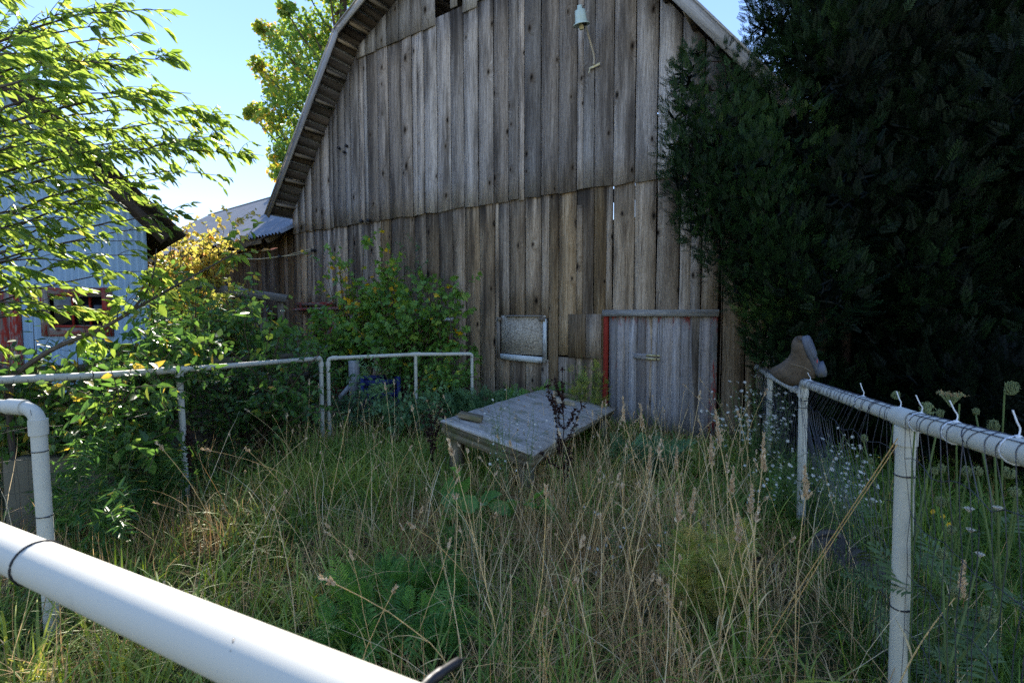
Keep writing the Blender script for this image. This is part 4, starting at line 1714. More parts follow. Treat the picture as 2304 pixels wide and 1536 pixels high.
def make_tufts(mb, x, y, per, hfun, wdt, spread, lean, bend, segs, colf, rng, wob=0.0):
    n = len(x)
    cx, cy = np.repeat(x, per), np.repeat(y, per)
    a = rng.uniform(0, 2 * pi, n * per)
    rr = np.abs(rng.normal(0, spread, n * per))
    px_, py_ = cx + rr * np.cos(a), cy + rr * np.sin(a)
    h = np.repeat(hfun(x, y), per) * rng.uniform(.45, 1.15, n * per)
    comb_a = np.repeat(rng.uniform(0, 2 * pi, n), per)
    az = np.where(rng.random(n * per) < .6, a + rng.normal(0, .7, n * per), comb_a + rng.normal(0, .6, n * per))
    le = np.clip(rng.normal(lean[0], lean[1], n * per), 0, 1.5)
    be = rng.normal(bend[0], bend[1], n * per)
    col = np.clip(np.repeat(colf(x, y, n), per) + rng.normal(0, .13, n * per), 0, 1)
    d = np.repeat(np.maximum(.9, y / 3), per)
    blades(mb, np.stack([px_, py_, gz(px_, py_) - .01], 1), h, wdt * rng.uniform(.6, 1.4, n * per) * d, az, le, be, segs, col, wob, rng)


def dryness(x, y):
    return (vnoise(x, y, 1.5, 5) * .3 + vnoise(x, y, 5, 15) * .28 + .27 + .42 * bump(x, y, .75, 2.9, .85) + .3 * bump(x, y, -1.1, 3.0, .7) + .3 * bump(x, y, 1.5, 2.0, .6)
            - .55 * bump(x, y, -1.35, 4.3, .75) - .4 * bump(x, y, -.5, 1.9, .45) - .35 * bump(x, y, 1.3, 4.7, 1.0) - .35 * bump(x, y, -.6, 1.3, .6) - .5 * (x > right_x(y)))


def yard(x, y):
    """1 inside the pen, less among the left weeds"""
    return np.where(x < left_x(y) - .1, .25, 1.0)


mb = MB()
x, y = tuft_field(5600, 1.0, 7.6, rng)
keep = rng.random(len(x)) < (1.12 - dryness(x, y)) * yard(x, y)
x, y = x[keep], y[keep]
make_tufts(mb, x, y, 13, lambda x, y: (.27 + .08 * vnoise(x, y, 3, 8) + .14 * bump(x, y, -1.3, 4.2, .7) + .10 * bump(x, y, .2, 3.5, .6)) * np.where(x < left_x(y), .6, 1), .0074, .05, (.4, .28), (1.2, .7), 6, lambda x, y, n: .40 + .22 * vnoise(x, y, 4, 9) + rng.normal(0, .1, n) - .3 * (x > right_x(y)), rng)
# low undergrowth filling the ground
x, y = tuft_field(9000, 1.0, 7.4, rng)
keep = rng.random(len(x)) < .7 * yard(x, y)
x, y = x[keep], y[keep]
make_tufts(mb, x, y, 6, lambda x, y: .14 + 0 * x, .008, .07, (.7, .3), (.8, .6), 3, lambda x, y, n: .3 + .25 * vnoise(x, y, 6, 19), rng)
# broad lodged blades in loose clumps
x, y = tuft_field(1500, 1.0, 6.4, rng)
keep = rng.random(len(x)) < (1.0 - dryness(x, y)) * yard(x, y)
x, y = x[keep], y[keep]
make_tufts(mb, x, y, 9, lambda x, y: .46 + .08 * vnoise(x, y, 3, 8), .0105, .04, (.35, .3), (1.9, .6), 8, lambda x, y, n: .5 + .25 * vnoise(x, y, 4, 9) + rng.normal(0, .12, n) - .35 * (x > right_x(y)), rng, .05)
# thick growth outside the right fence
n = 2600
y = rng.uniform(1.3, 5.2, n)
x = right_x(y) + np.abs(rng.normal(0, .7, n)) + .03
ok = in_view(x, y)
x, y = x[ok], y[ok]
make_tufts(mb, x, y, 9, lambda x, y: .26 + .05 * vnoise(x, y, 3, 8), .007, .06, (.4, .3), (1.1, .7), 5, lambda x, y, n: .12 + .1 * vnoise(x, y, 4, 9) + rng.normal(0, .08, n), rng)
g_ = mb.build('green_grass', M['grass'])
g_['kind'] = 'stuff'
g_['label'] = 'long green grass filling the pen'

mb = MB()
x, y = tuft_field(5600, 1.0, 7.2, rng)
keep = rng.random(len(x)) < np.clip(dryness(x, y) + .12, .03, 1) * yard(x, y)
x, y = x[keep], y[keep]
make_tufts(mb, x, y, 10, lambda x, y: .38 + .09 * vnoise(x, y, 3, 8) + .16 * bump(x, y, .5, 3.1, .7), .0044, .06, (.35, .3), (.7, .8), 6, lambda x, y, n: .38 + .25 * vnoise(x, y, 5, 29) + rng.normal(0, .12, n), rng, .14)
# matted dead layer
x, y = tuft_field(6500, 1.0, 7.2, rng)
keep = rng.random(len(x)) < np.clip(dryness(x, y) + .1, .05, 1) * yard(x, y)
x, y = x[keep], y[keep]
make_tufts(mb, x, y, 8, lambda x, y: .33 + .05 * vnoise(x, y, 3, 8), .0048, .10, (1.05, .3), (.6, .5), 6, lambda x, y, n: .3 + .25 * vnoise(x, y, 5, 39) + rng.normal(0, .15, n), rng, .2)
# long bent straws lying across everything
n = 2500
y = np.sqrt(rng.uniform(1.1, 6.2 ** 2, n))
x = rng.uniform(-1.1, 1.1, n) * (y + .2)
ok = before_barn(x, y, .2) & (rng.random(n) < np.clip(dryness(x, y) + .2, .1, 1)) & (x > left_x(y)) & (x < right_x(y) + .3)
x, y = x[ok], y[ok]
n = len(x)
blades(mb, np.stack([x, y, gz(x, y)], 1), rng.uniform(.45, .95, n), rng.uniform(.003, .006, n) * np.maximum(.8, y / 3.2), rng.uniform(0, 6.28, n), np.abs(rng.normal(.35, .35, n)), np.abs(rng.normal(.7, .7, n)), 8, np.clip(rng.normal(.7, .25, n), 0, 1), .13, rng)
g_ = mb.build('dry_grass', M['drygrass'])
g_['kind'] = 'stuff'
g_['label'] = 'tangled dry brown grass matted over the pen'

# ================================================================== dry seed stalks (countable)
def stalk_mesh(seed, H, head):
    r = np.random.default_rng(seed)
    a = r.uniform(0, 6.28)
    bend = r.uniform(.05, .35)
    u = np.linspace(0, 1, 9)
    pts = np.stack([cos(a) * bend * H * u ** 2, sin(a) * bend * H * u ** 2, H * u * (1 - .25 * bend * u)], 1) + np.cumsum(r.normal(0, .004, (9, 3)), 0)
    sm = MB()
    tube(sm, pts, np.linspace(.0028, .0014, 9), 4, r.uniform(.4, .9))
    # a dry leaf or two on the stem
    for k in range(2):
        q = pts[r.integers(2, 6)]
        blades(sm, [q], r.uniform(.10, .2), .004, r.uniform(0, 6.28), r.uniform(.5, 1.0), r.uniform(.8, 1.8), 4, r.uniform(.3, .8), .1, r)
    hm = MB()
    n = max(4, int(40 * head / .1))
    t = r.uniform(0, 1, n)
    d = unit(pts[-1] - pts[-2])
    base = pts[-1] - d * head * .15 + d[None] * (t * head)[:, None]
    ax = unit(d[None] * 1.0 + rdir(n, r) * .55)
    scatter(hm, leaf_t(.22, 0, .05), base, ax, rdir(n, r), (.017 + .010 * (1 - t)), np.clip(r.normal(.5, .2, n), 0, 1))
    return sm, hm


def make_stalk(seed, H, head, label, group):
    t = thing('dry_grass_stalk', label, 'grass stalk', (0, 0, -5), 0, group)
    sm, hm = stalk_mesh(seed, H, head)
    sm.build('stem', M['straw'], t)
    hm.build('seed_head', M['seed'], t)
    return t


r2 = np.random.default_rng(5)
proto = [make_stalk(100 + k, h, hd, 'thin straw coloured grass stalk with a small seed head standing in the pen', 'dry seed stalks in the pen')
         for k, (h, hd) in enumerate(((.62, .05), (.74, .015), (.55, .03), (.82, .012), (.68, .02), (.9, .06), (.5, .012), (.78, .04)))]
spots = []
for k in range(2600):
    px, Z = r2.uniform(420, 1800), sqrt(r2.uniform(1.5 ** 2, 5.4 ** 2))
    g = ground_at(px, Z)
    wgt = np.exp(-((px - 1330) / 330.) ** 2) + .45 * np.exp(-((px - 760) / 160.) ** 2) * (Z > 3) + .25
    if r2.random() < wgt * .6 and before_barn(g[0], g[1], .3) and left_x(g[1]) + .2 < g[0] < right_x(g[1]) - .1:
        # not through the table
        d = np.array((g[0] - tc[0], g[1] - tc[1]))
        if abs(d @ e1[:2]) < W_ / 2 + .03 and abs(d @ e2[:2]) < H_ / 2 + .03:
            continue
        spots.append(g)
    if len(spots) >= 260:
        break
for k, g in enumerate(spots):
    t = proto[k] if k < len(proto) else copy_tree(proto[r2.integers(len(proto))])
    t.location = g
    s = r2.uniform(.6, 1.1)
    t.scale = (s, s, s)
    t.rotation_euler = (r2.normal(0, .22), r2.normal(0, .22), r2.uniform(0, 6.28))

# taller reed stalks close on the right
rp = []
for k in range(5):
    t = thing('reed_stalk', 'tall golden reed stalk with a plume head, near the right fence', 'reed', (0, 0, -5), 0, 'tall golden reeds by the right fence')
    r = np.random.default_rng(300 + k)
    H = r.uniform(.85, 1.1)
    u = np.linspace(0, 1, 12)
    a = r.uniform(0, 6.28)
    b = r.uniform(.04, .16)
    pts = np.stack([cos(a) * b * H * u ** 2, sin(a) * b * H * u ** 2, H * u], 1)
    sm, hm = MB(), MB()
    tube(sm, pts, np.linspace(.0032, .0014, 12), 5, r.uniform(.6, .9))
    for q in pts[[3, 5, 7]]:
        blades(sm, [q], r.uniform(.15, .28), .007, r.uniform(0, 6.28), r.uniform(.2, .5), r.uniform(1.2, 2.2), 6, .75, .05, r)
    n = 120
    tt = r.uniform(0, 1, n)
    L = .17
    base = pts[-1] - (0, 0, .04) + np.stack([0 * tt, 0 * tt, tt * L], 1) + r.normal(0, .004, (n, 3)) * (1.2 - tt)[:, None]
    scatter(hm, leaf_t(.18, 0, .04), base, unit(np.array((0, 0, 1)) + rdir(n, r) * .5), rdir(n, r), .022 * (1.2 - .6 * tt), np.clip(r.normal(.55, .2, n), 0, 1))
    sm.build('stem', M['straw'], t)
    hm.build('plume', M['seed'], t)
    rp.append((t, H + .10))
rs = [(1690, 950, 2.0), (1672, 1000, 1.95), (1700, 1075, 2.05), (1640, 1010, 2.1), (1780, 1060, 1.9), (1618, 1140, 1.9), (1590, 1330, 1.7), (1470, 900, 3.0), (1485, 930, 2.9), (1545, 1140, 1.9), (1730, 1130, 1.85), (1560, 1020, 2.6), (1992, 1240, 1.5), (1420, 1010, 2.4), (1510, 1090, 2.2)]
for k, (px, py, Z) in enumerate(rs):
    src, H = rp[k % 5]
    t = src if k < 5 else copy_tree(src)
    top = P(px, py, Z)
    g = float(gz(top[0], top[1])) - .02
    s = max(.45, (top[2] - g) / H)
    t.location = (top[0] + r2.uniform(-.04, .06), top[1], g)
    t.scale = (1, 1, s)
    t.rotation_euler = (r2.normal(0, .05), r2.normal(0, .07), r2.uniform(0, 6.28))

# bent stem leaning across to the near right post
mb = MB()
a, b = P(1700, 1480, 1.75), P(2020, 985, 1.58)
ls_ = thing('bent_reed', 'dry brown stem leaning diagonally against the near right post', 'stem', (a[0], a[1], 0))
o = np.array((a[0], a[1], 0))
a[2] = max(a[2], .05)
tube(mb, curve([a - o, (a * .6 + b * .4) + (0, 0, .01) - o, b - o], 8), .0017, 6, .2)
tube(mb, curve([a - o + (.03, 0, 0), (a * .5 + b * .5) + (0, 0, -.012) - o, b - o + (.0, .0, -.02)], 8), .0013, 6, .4)
mb.build('stem', M['straw'], ls_)


# ================================================================== generic leafy stems
def leafy_stem(sm, lm, pts, r0, nleaf, ll, tmpl, rng, spread=.8, droop=.35, start=.1, whorl=1, rn=(.5, .25), flat=.5, taper=.4, lr=.5):
    pts = np.asarray(pts, float)
    m = len(pts)
    tube(sm, pts, np.linspace(r0, r0 * .35, m), 5, lr)
    t = start + (1 - start) * (np.arange(nleaf) + rng.uniform(0, .8, nleaf)) / nleaf
    t = np.repeat(t, whorl)
    N = len(t)
    idx = t * (m - 1)
    i0 = np.clip(idx.astype(int), 0, m - 2)
    fr = (idx - i0)[:, None]
    base = pts[i0] * (1 - fr) + pts[i0 + 1] * fr
    d = unit(pts[i0 + 1] - pts[i0])
    side = unit(np.cross(d, rdir(N, rng)))
    ax = unit(d * (1 - spread) + side * spread + np.array((0, 0, -1)) * droop * rng.uniform(.3, 1.2, (N, 1)))
    nr = unit(np.array((0, 0, 1)) * flat + rdir(N, rng) * (1 - flat))
    sc = ll * rng.uniform(.6, 1.25, N) * (1 - taper * t)
    scatter(lm, tmpl, base, ax, nr, sc, np.clip(rng.normal(rn[0], rn[1], N), 0, 1))


def arch(base, tip, sag, n=9, rng=None, jit=.0):
    u = np.linspace(0, 1, n)[:, None]
    p = base * (1 - u) + tip * u
    p = p + np.array((0, 0, 1)) * (sag * 4 * u * (1 - u))
    if rng is not None and jit:
        p = p + np.cumsum(rng.normal(0, jit, p.shape), 0) * (u > 0)
    return p


def shrub(name, label, cat, base, tips, mat, ll, tmpl, rng, twigs=6, tl=.35, nl=9, r0=.012, sag=.1, droop=.35, stem='stem_brown', rn=(.45, .25), spread=.75, flat=.5, jit=.01, group=None, leafname='foliage', tup=.35):
    base = np.asarray(base, float)
    t = thing(name, label, cat, base, 0, group)
    sm, lm = MB(), MB()
    for tip in tips:
        b = np.zeros(3) + np.append(rng.normal(0, .08, 2), -.03)
        p = arch(b, np.asarray(tip, float) - base, sag * rng.uniform(.3, 1.5), 10, rng, jit)
        tube(sm, p, np.linspace(r0, r0 * .3, len(p)), 6)
        leafy_stem(sm, lm, p[4:], r0 * .5, nl, ll, tmpl, rng, spread, droop, 0, 1, rn, flat)
        for k in range(twigs):
            i = rng.integers(3, len(p))
            d = unit(p[min(i, len(p) - 1)] - p[i - 1])
            s = unit(np.cross(d, rdir(1, rng)[0]))
            L = tl * rng.uniform(.5, 1.2)
            e = p[i] + (d * .6 + s * .8 + np.array((0, 0, tup * rng.uniform(-.3, 1)))) * L
            leafy_stem(sm, lm, arch(p[i], e, .04, 6), r0 * .3, nl, ll, tmpl, rng, spread, droop, .1, 1, rn, flat)
    sm.build('stem', M[stem], t, True)
    lm.build(leafname, M[mat], t)
    return t


LO, LN, LW = leaf_t(.24, .12, .05), leaf_t(.10, .15, .03), leaf_t(.30, .12, .06)
MP = maple_t(.12)

# ================================================================== tree reaching in from the left
rng = np.random.default_rng(77)
TB = np.array((-4.9, 3.1, 0.0))
tree = thing('leaning_tree', 'broadleaf tree reaching in from the left with long drooping bright leaves', 'tree', TB)
sm, lm = MB(), MB()
trunk = MB()
tube(trunk, curve([(0, 0, -.2), (.05, .1, 1.2), (-.1, .2, 2.6), (.0, .3, 4.6)], 8), np.linspace(.13, .05, 25), 10)
def hang(sm, lm, tw, n, ll):
    """twig with alternate slender leaves that all trail outwards and down"""
    m = len(tw)
    tube(sm, tw, np.linspace(.0026, .001, m), 4)
    i = np.minimum((rng.random(n) * (m - 1)).astype(int), m - 2)
    base = tw[i] + (tw[i + 1] - tw[i]) * rng.random((n, 1))
    d = unit(tw[i + 1] - tw[i])
    sd = unit(np.cross(d, (0, 0, 1))) * rng.choice([-1, 1], n)[:, None]
    ax = unit(d * .7 + sd * .25 + np.array((.25, 0, -.55)) * rng.uniform(.4, 1.5, (n, 1)) + rng.normal(0, .15, (n, 3)))
    nr = unit(rdir(n, rng) + np.array((0, -.2, .45)))
    scatter(lm, leaf_t(rng.uniform(.13, .19), .16, .05), base, ax, nr, ll * rng.uniform(.5, 1.15, n), np.clip(rng.normal(.45, .22, n), 0, .985))


tips = [(385, 18, 3.7), (418, 135, 3.8), (330, 75, 3.6), (525, 262, 4.1), (470, 250, 4.0), (590, 342, 4.3), (538, 390, 4.2), (520, 300, 4.3), (432, 480, 4.0), (400, 400, 3.8), (430, 215, 3.7), (455, 320, 4.4),
        (350, 250, 3.5), (300, 160, 3.3), (250, 60, 3.3), (180, -20, 3.2), (90, -60, 3.2), (320, 590, 3.6), 
        (150, 300, 3.0), (170, 190, 2.9), (90, 120, 2.9), (60, 420, 2.8), (120, 560, 2.9), (250, 700, 3.4), (190, 650, 3.3), (60, 640, 2.9), (30, 260, 2.8), (380, 330, 3.4), (290, 280, 3.9), (220, 240, 3.9), (140, 60, 3.8), (60, 30, 3.5), (150, 510, 3.6),
        (280, 20, 4.0), (200, 130, 4.2), (110, 380, 3.9), (40, 540, 3.8), (340, 140, 4.0), (80, 200, 4.1), (20, 350, 3.4), (390, 470, 4.3), (300, 540, 3.6), (330, 440, 3.9), (200, 480, 3.3), (260, 620, 3.5), (170, 690, 3.2), (240, 400, 3.5), (350, 600, 4.0), (110, 730, 3.3), (335, 415, 3.8), (365, 470, 4.0), (300, 370, 3.9), (255, 300, 3.6), (395, 500, 4.2), (220, 330, 3.4)]
for (px, py, Z) in tips:
    tip = P(px, py, Z) - TB
    spx = rng.uniform(-330, -120) if px < 400 else rng.uniform(-200, 0)
    sp = P(spx, py + rng.uniform(60, 230) * (1 if py > 0 else .8), Z + rng.uniform(-.5, .3)) - TB
    p = arch(sp, tip, rng.uniform(.08, .22), 16, rng, .006)
    tube(sm, p, np.linspace(.011, .0018, 16), 6)
    # link back to the trunk
    k = np.clip((sp[2] - .4) / 4.6, .1, .98)
    tube(sm, curve([np.array((0, .2, max(.6, sp[2] - .6))), sp * .6 + (0, 0, -.1), sp], 5), np.linspace(.03, .011, 11), 6)
    L = np.linalg.norm(tip - sp)
    nt_ = int(L * (12 if py < 380 else 5))
    long_ = px > 400
    for q in range(nt_):
        u = rng.uniform(.12 if not long_ else .3, 1.0)
        i = min(14, int(u * 15))
        d = unit(p[i + 1] - p[i])
        s = unit(np.cross(d, (0, 0, 1))) * rng.choice([-1, 1])
        tl = rng.uniform(.18, .42) * (1.1 - .5 * u)
        e = p[i] + (d * .8 + s * .45 + np.array((0, 0, rng.uniform(-.75, .5)))) * tl
        tw = arch(p[i], e, .03, 6)
        hang(sm, lm, tw, int(5 + tl * 15), rng.uniform(.075, .12))
    hang(sm, lm, p[8:], 12, .12)
tr = trunk.build('trunk', M['bark'], tree, True)
sm.build('branch', M['bark'], tree, True)
lm.build('crown', M['elm'], tree)

# low sapling bough sweeping up to the right
rng = np.random.default_rng(78)
B0 = np.append(P(20, 850, 3.3)[:2], .02)
main = curve([P(20, 850, 3.3) - B0, P(120, 785, 3.35) - B0, P(230, 738, 3.45) - B0, P(330, 680, 3.6) - B0, P(440, 618, 3.8) - B0, P(600, 530, 4.2) - B0], 6)
sap = thing('bent_sapling', 'thin dark sapling bough curving up to the right before the blue shed', 'sapling', B0)
sm, lm = MB(), MB()
tube(sm, curve([(0.05, .1, -.1), (-.05, .05, .5), main[0]], 5), .019, 8)
tube(sm, main, np.linspace(.019, .004, len(main)), 8)
tube(sm, curve([main[16], P(330, 655, 3.6) - B0, P(345, 615, 3.6) - B0, P(352, 560, 3.7) - B0], 5), np.linspace(.010, .003, 16), 6)
for k in range(26):
    i = rng.integers(4, len(main) - 1)
    d = unit(main[i + 1] - main[i])
    e = main[i] + (d * .6 + rdir(1, rng)[0] * .7 + np.array((0, -.1, .1))) * rng.uniform(.2, .45)
    leafy_stem(sm, lm, arch(main[i], e, .03, 6), .003, 6, .12, leaf_t(.25, .15, .05), rng, .6, .5, .3, 1, (.45, .3), .55, .2)
sm.build('branch', M['bark'], sap, True)
lm.build('foliage', M['elm'], sap)

# ================================================================== shrubs along the left fence
rng = np.random.default_rng(31)


def tipset(rng, n, x0, x1, y0, y1, Z0, Z1):
    return [P(rng.uniform(x0, x1), rng.uniform(y0, y1), rng.uniform(Z0, Z1)) for _ in range(n)]


shrub('leafy_shrub', 'leafy shrub sprawling over the white rail beside the blue shed corner', 'shrub', ground_at(330, 4.6), tipset(rng, 28, 250, 480, 775, 850, 3.9, 4.9), 'weed', .13, LO, rng, 7, .4, 8, rn=(.5, .25), sag=.25)
shrub('leafy_shrub', 'dense green shrub in front of the yellow bush and wing wall', 'shrub', ground_at(440, 5.9), tipset(rng, 26, 350, 560, 640, 800, 5.3, 6.5), 'weed', .135, LO, rng, 8, .42, 8, rn=(.55, .25), sag=.2)
shrub('leafy_shrub', 'green shrub with large leaves below the dark wing opening', 'shrub', ground_at(590, 6.4), tipset(rng, 20, 500, 690, 730, 830, 5.9, 6.9), 'weed', .13, LO, rng, 8, .42, 8, rn=(.5, .25), sag=.2)
shrub('leafy_sapling', 'sapling with a few big pointed leaves against the wing wall', 'sapling', ground_at(560, 5.4), [P(655, 640, 5.2), P(620, 665, 5.1), P(600, 700, 5.3), P(560, 690, 5.2), P(640, 690, 5.2)], 'weed', .16, LW, rng, 3, .22, 5, rn=(.6, .2), sag=.1, r0=.008)
shrub('leafy_shrub', 'low leafy shrub behind the pipe rail near the double white posts', 'shrub', ground_at(690, 6.4), tipset(rng, 16, 600, 760, 790, 900, 5.9, 6.6), 'weed', .11, LO, rng, 7, .36, 8, rn=(.35, .25), sag=.2)
shrub('leafy_shrub', 'shadowed shrub tangled through the board fence under the left rail', 'shrub', ground_at(180, 3.9), tipset(rng, 54, -60, 375, 835, 1030, 3.2, 4.1), 'weed', .12, LO, rng, 8, .38, 8, rn=(.55, .3), sag=.15)
shrub('leafy_shrub', 'dim green shrub inside the left fence between the single and double posts', 'shrub', ground_at(560, 5.3), tipset(rng, 50, 420, 715, 800, 960, 4.5, 5.6), 'weed', .10, LO, rng, 6, .34, 8, rn=(.35, .25), sag=.15)
shrub('yellow_bush', 'sunlit yellow autumn bush glowing between the shed and the wing', 'bush', ground_at(420, 9.2), tipset(rng, 34, 335, 520, 505, 660, 8.4, 9.8), 'yellow', .105, MP, rng, 11, .5, 10, r0=.014, rn=(.5, .26), sag=.1)
shrub('yellow_bush', 'greener lower bush under the bright yellow one by the shed corner', 'bush', ground_at(400, 7.9), tipset(rng, 26, 330, 540, 620, 780, 7.2, 8.4), 'yellow', .10, MP, rng, 9, .5, 9, r0=.012, rn=(.18, .15), sag=.1)

# narrow leaved weeds by the left posts
for k, (px, Z, top, lab) in enumerate(((345, 3.6, 905, 'tall narrow leaved weed just left of the single white post'), (300, 3.35, 1010, 'narrow leaved weed clump before the thick fence post'), (375, 3.55, 985, 'dark narrow leaved weed at the foot of the single post'),
                                      (160, 2.9, 1000, 'narrow leaved weed before the concrete slab'), (215, 2.7, 1080, 'low narrow leaved weed left of the elbow post shadow'), (250, 3.1, 960, 'weed with pale lit leaf tips over the slab'), (470, 4.2, 1020, 'weed clump right of the single white post'),
                                      (560, 4.6, 985, 'soft green weed clump between the left posts'), (640, 5.0, 960, 'pale weed clump left of the double posts'), (120, 3.0, 1080, 'weed clump right beside the near elbow post'))):
    g = ground_at(px, Z)
    tips_ = [P(px + rng.uniform(-55, 55), top + rng.uniform(0, 80), Z + rng.uniform(-.2, .2)) for _ in range(7)]
    shrub('tall_weed', lab, 'weed', g, tips_, 'weed', .085, LN, rng, 3, .16, 16, r0=.004, sag=.03, droop=.4, stem='stem_green', rn=(.35, .3), spread=.8, jit=.006)

# ================================================================== maple saplings before the barn
rng = np.random.default_rng(41)
shrub('maple_sapling', 'maple sapling with some yellow leaves over the red door track', 'sapling', ground_at(800, 8.2), [P(760, 565, 8.2), P(735, 610, 8.1), P(850, 590, 8.0), P(820, 560, 8.1), P(880, 610, 8.0), P(790, 640, 8), P(860, 660, 7.9), P(720, 650, 8.2), P(900, 650, 7.8), P(840, 690, 7.7), P(770, 690, 7.9)] + tipset(rng, 16, 715, 905, 560, 700, 7.7, 8.2), 'sapling', .12, MP, rng, 6, .42, 7, r0=.014, rn=(.6, .3), sag=.05)
shrub('maple_sapling', 'dense dark green maple growth covering the second barn window', 'sapling', ground_at(900, 7.6), tipset(rng, 30, 770, 1010, 640, 800, 7.2, 7.9), 'sapling', .125, MP, rng, 8, .42, 8, r0=.012, rn=(.42, .2), sag=.1)
shrub('maple_sapling', 'low maple growth in front of the dark barn opening', 'sapling', ground_at(760, 8.0), tipset(rng, 20, 690, 830, 690, 800, 7.6, 8.4), 'sapling', .12, MP, rng, 8, .42, 8, r0=.012, rn=(.45, .22), sag=.1)
shrub('maple_sapling', 'slender sapling at the right edge of the growth before the bare wall', 'sapling', ground_at(1020, 7.2), [P(1050, 640, 7.2), P(1040, 680, 7.2), P(1010, 660, 7.2), P(985, 640, 7.3), P(1040, 740, 7.1), P(1060, 790, 7.1), P(960, 655, 7.3)], 'sapling', .12, MP, rng, 5, .32, 6, r0=.010, rn=(.5, .2), sag=.05)
shrub('wispy_sapling', 'wispy dark vine shoot standing highest against the grey boards', 'vine', ground_at(920, 8.2), [P(930, 525, 8.2), P(940, 560, 8.2), P(915, 580, 8.2), P(905, 620, 8.1)], 'tansy', .07, LO, rng, 9, .3, 12, r0=.010, rn=(.25, .2), sag=.02)
shrub('creeper', 'creeper trailing over the far pipe frame beside the corner elbow', 'vine', ground_at(1000, 6.7), tipset(rng, 16, 930, 1070, 800, 900, 6.3, 6.9), 'sapling', .10, LW, rng, 6, .3, 7, r0=.006, rn=(.45, .25), sag=.2)
shrub('creeper', 'shaded creeper low behind the far pipe frame', 'vine', ground_at(860, 6.6), tipset(rng, 18, 745, 930, 850, 980, 6.1, 6.9), 'tansy', .10, LO, rng, 6, .34, 7, r0=.006, rn=(.3, .25), sag=.2)
shrub('silvery_weed', 'pale silvery weed standing against the far white rail', 'weed', ground_at(855, 5.7), [P(852, 775, 5.7), P(835, 830, 5.7), P(870, 820, 5.7)], 'tansy', .09, LN, rng, 6, .2, 12, r0=.004, rn=(.9, .15), sag=.02, stem='stem_green')
shrub('broad_leaf_weed', 'dark leafy weed mound by the far corner post', 'weed', ground_at(920, 5.9), tipset(rng, 12, 850, 990, 890, 960, 5.5, 6.2), 'tansy', .11, LO, rng, 5, .3, 8, r0=.005, rn=(.5, .25), sag=.1)

# grey green ferny mound behind the table
FT = spray_t(8, .34, .06)
FF = spray_t(10, .32, .034)
rng = np.random.default_rng(43)


def fern_mound(name, label, base, region, Z0, Z1, n, mat, sc, rng, cat='weed', rn=(.5, .25), up=.9, tm=None):
    base = np.asarray(base, float)
    t = thing(name, label, cat, base)
    sm, lm = MB(), MB()
    for k in range(n):
        tip = P(rng.uniform(region[0], region[1]), rng.uniform(region[2], region[3]), rng.uniform(Z0, Z1)) - base
        b = np.array((tip[0] * .7, tip[1] * .7, float(gz(base[0] + tip[0] * .7, base[1] + tip[1] * .7)) - base[2]))
        p = arch(b, tip, .04, 8, rng, .006)
        tube(sm, p, np.linspace(.004, .0012, 8), 4)
        N = 12 if tm is None else 15
        u = rng.uniform(.2, 1, N)
        i = np.minimum((u * 7).astype(int), 6)
        side = rdir(N, rng)
        ax = unit(unit(p[i + 1] - p[i]) * .5 + side * .8 + np.array((0, 0, .15)))
        scatter(lm, tm or FT, p[i], ax, unit(np.array((0, 0, up)) + rdir(N, rng) * .5), sc * rng.uniform(.6, 1.2, N), np.clip(rng.normal(rn[0], rn[1], N), 0, 1))
    sm.build('stem', M['stem_green'], t)
    lm.build('foliage', M[mat], t)
    return t


fern_mound('ferny_plant', 'grey green ferny plants between the far corner post and the table', ground_at(1080, 6.3), (1000, 1170, 880, 940), 5.9, 6.7, 60, 'tansy', .20, rng)
fern_mound('ferny_plant', 'brighter ferny greens against the boards just behind the table', ground_at(1200, 6.5), (1140, 1270, 872, 930), 6.1, 6.7, 45, 'fern', .17, rng, rn=(.8, .2))
fern_mound('wispy_plant', 'wispy asparagus like plant between the table and the red door jamb', ground_at(1325, 6.0), (1275, 1370, 800, 920), 5.8, 6.1, 46, 'grass', .10, rng, rn=(.6, .2), tm=FF)
fern_mound('feathery_weed', 'large feathery bright green weed patch in the foreground', ground_at(880, 2.35), (730, 1050, 1270, 1460), 1.9, 2.8, 62, 'fern', .12, rng, rn=(.5, .3), tm=FF)
fern_mound('feathery_weed', 'small feathery weed under the table edge', ground_at(1060, 3.0), (980, 1120, 1180, 1270), 2.8, 3.3, 30, 'fern', .09, rng, rn=(.3, .2), tm=FF)
fern_mound('feathery_weed', 'bluish feathery weed low before the barn door', ground_at(1430, 4.6), (1380, 1530, 990, 1060), 4.3, 5.0, 40, 'tansy', .16, rng)
fern_mound('feathery_weed', 'olive feathery weed patch in the right foreground', ground_at(1600, 2.4), (1500, 1700, 1150, 1330), 2.1, 2.7, 50, 'grass', .08, rng, rn=(.8, .2), tm=FF)

# broad leaves in front of the table
rng = np.random.default_rng(47)
bl_v = [(.04, 0, 0), (-.04, .13, .07), (.10, .27, .02), (.33, .30, .09), (.55, .25, .0), (.8, .15, .03), (1, 0, -.22), (.8, -.14, -.04), (.55, -.26, .07), (.33, -.29, -.01), (.10, -.26, .09), (-.04, -.14, .03), (.35, 0, -.06), (.65, 0, -.09)]
BL = (np.array(bl_v), np.array([(0, 12, 2, 1), (12, 3, 2, 2), (12, 13, 4, 3), (13, 6, 5, 4), (0, 11, 10, 12), (12, 10, 9, 9), (12, 9, 8, 13), (13, 8, 7, 6)]))
BL = (np.array(bl_v), np.array([(0, 12, 1), (12, 2, 1), (12, 3, 2), (12, 13, 3), (13, 4, 3), (13, 5, 4), (13, 6, 5), (0, 11, 12), (12, 11, 10), (12, 10, 9), (12, 9, 13), (13, 9, 8), (13, 8, 7), (13, 7, 6)]))
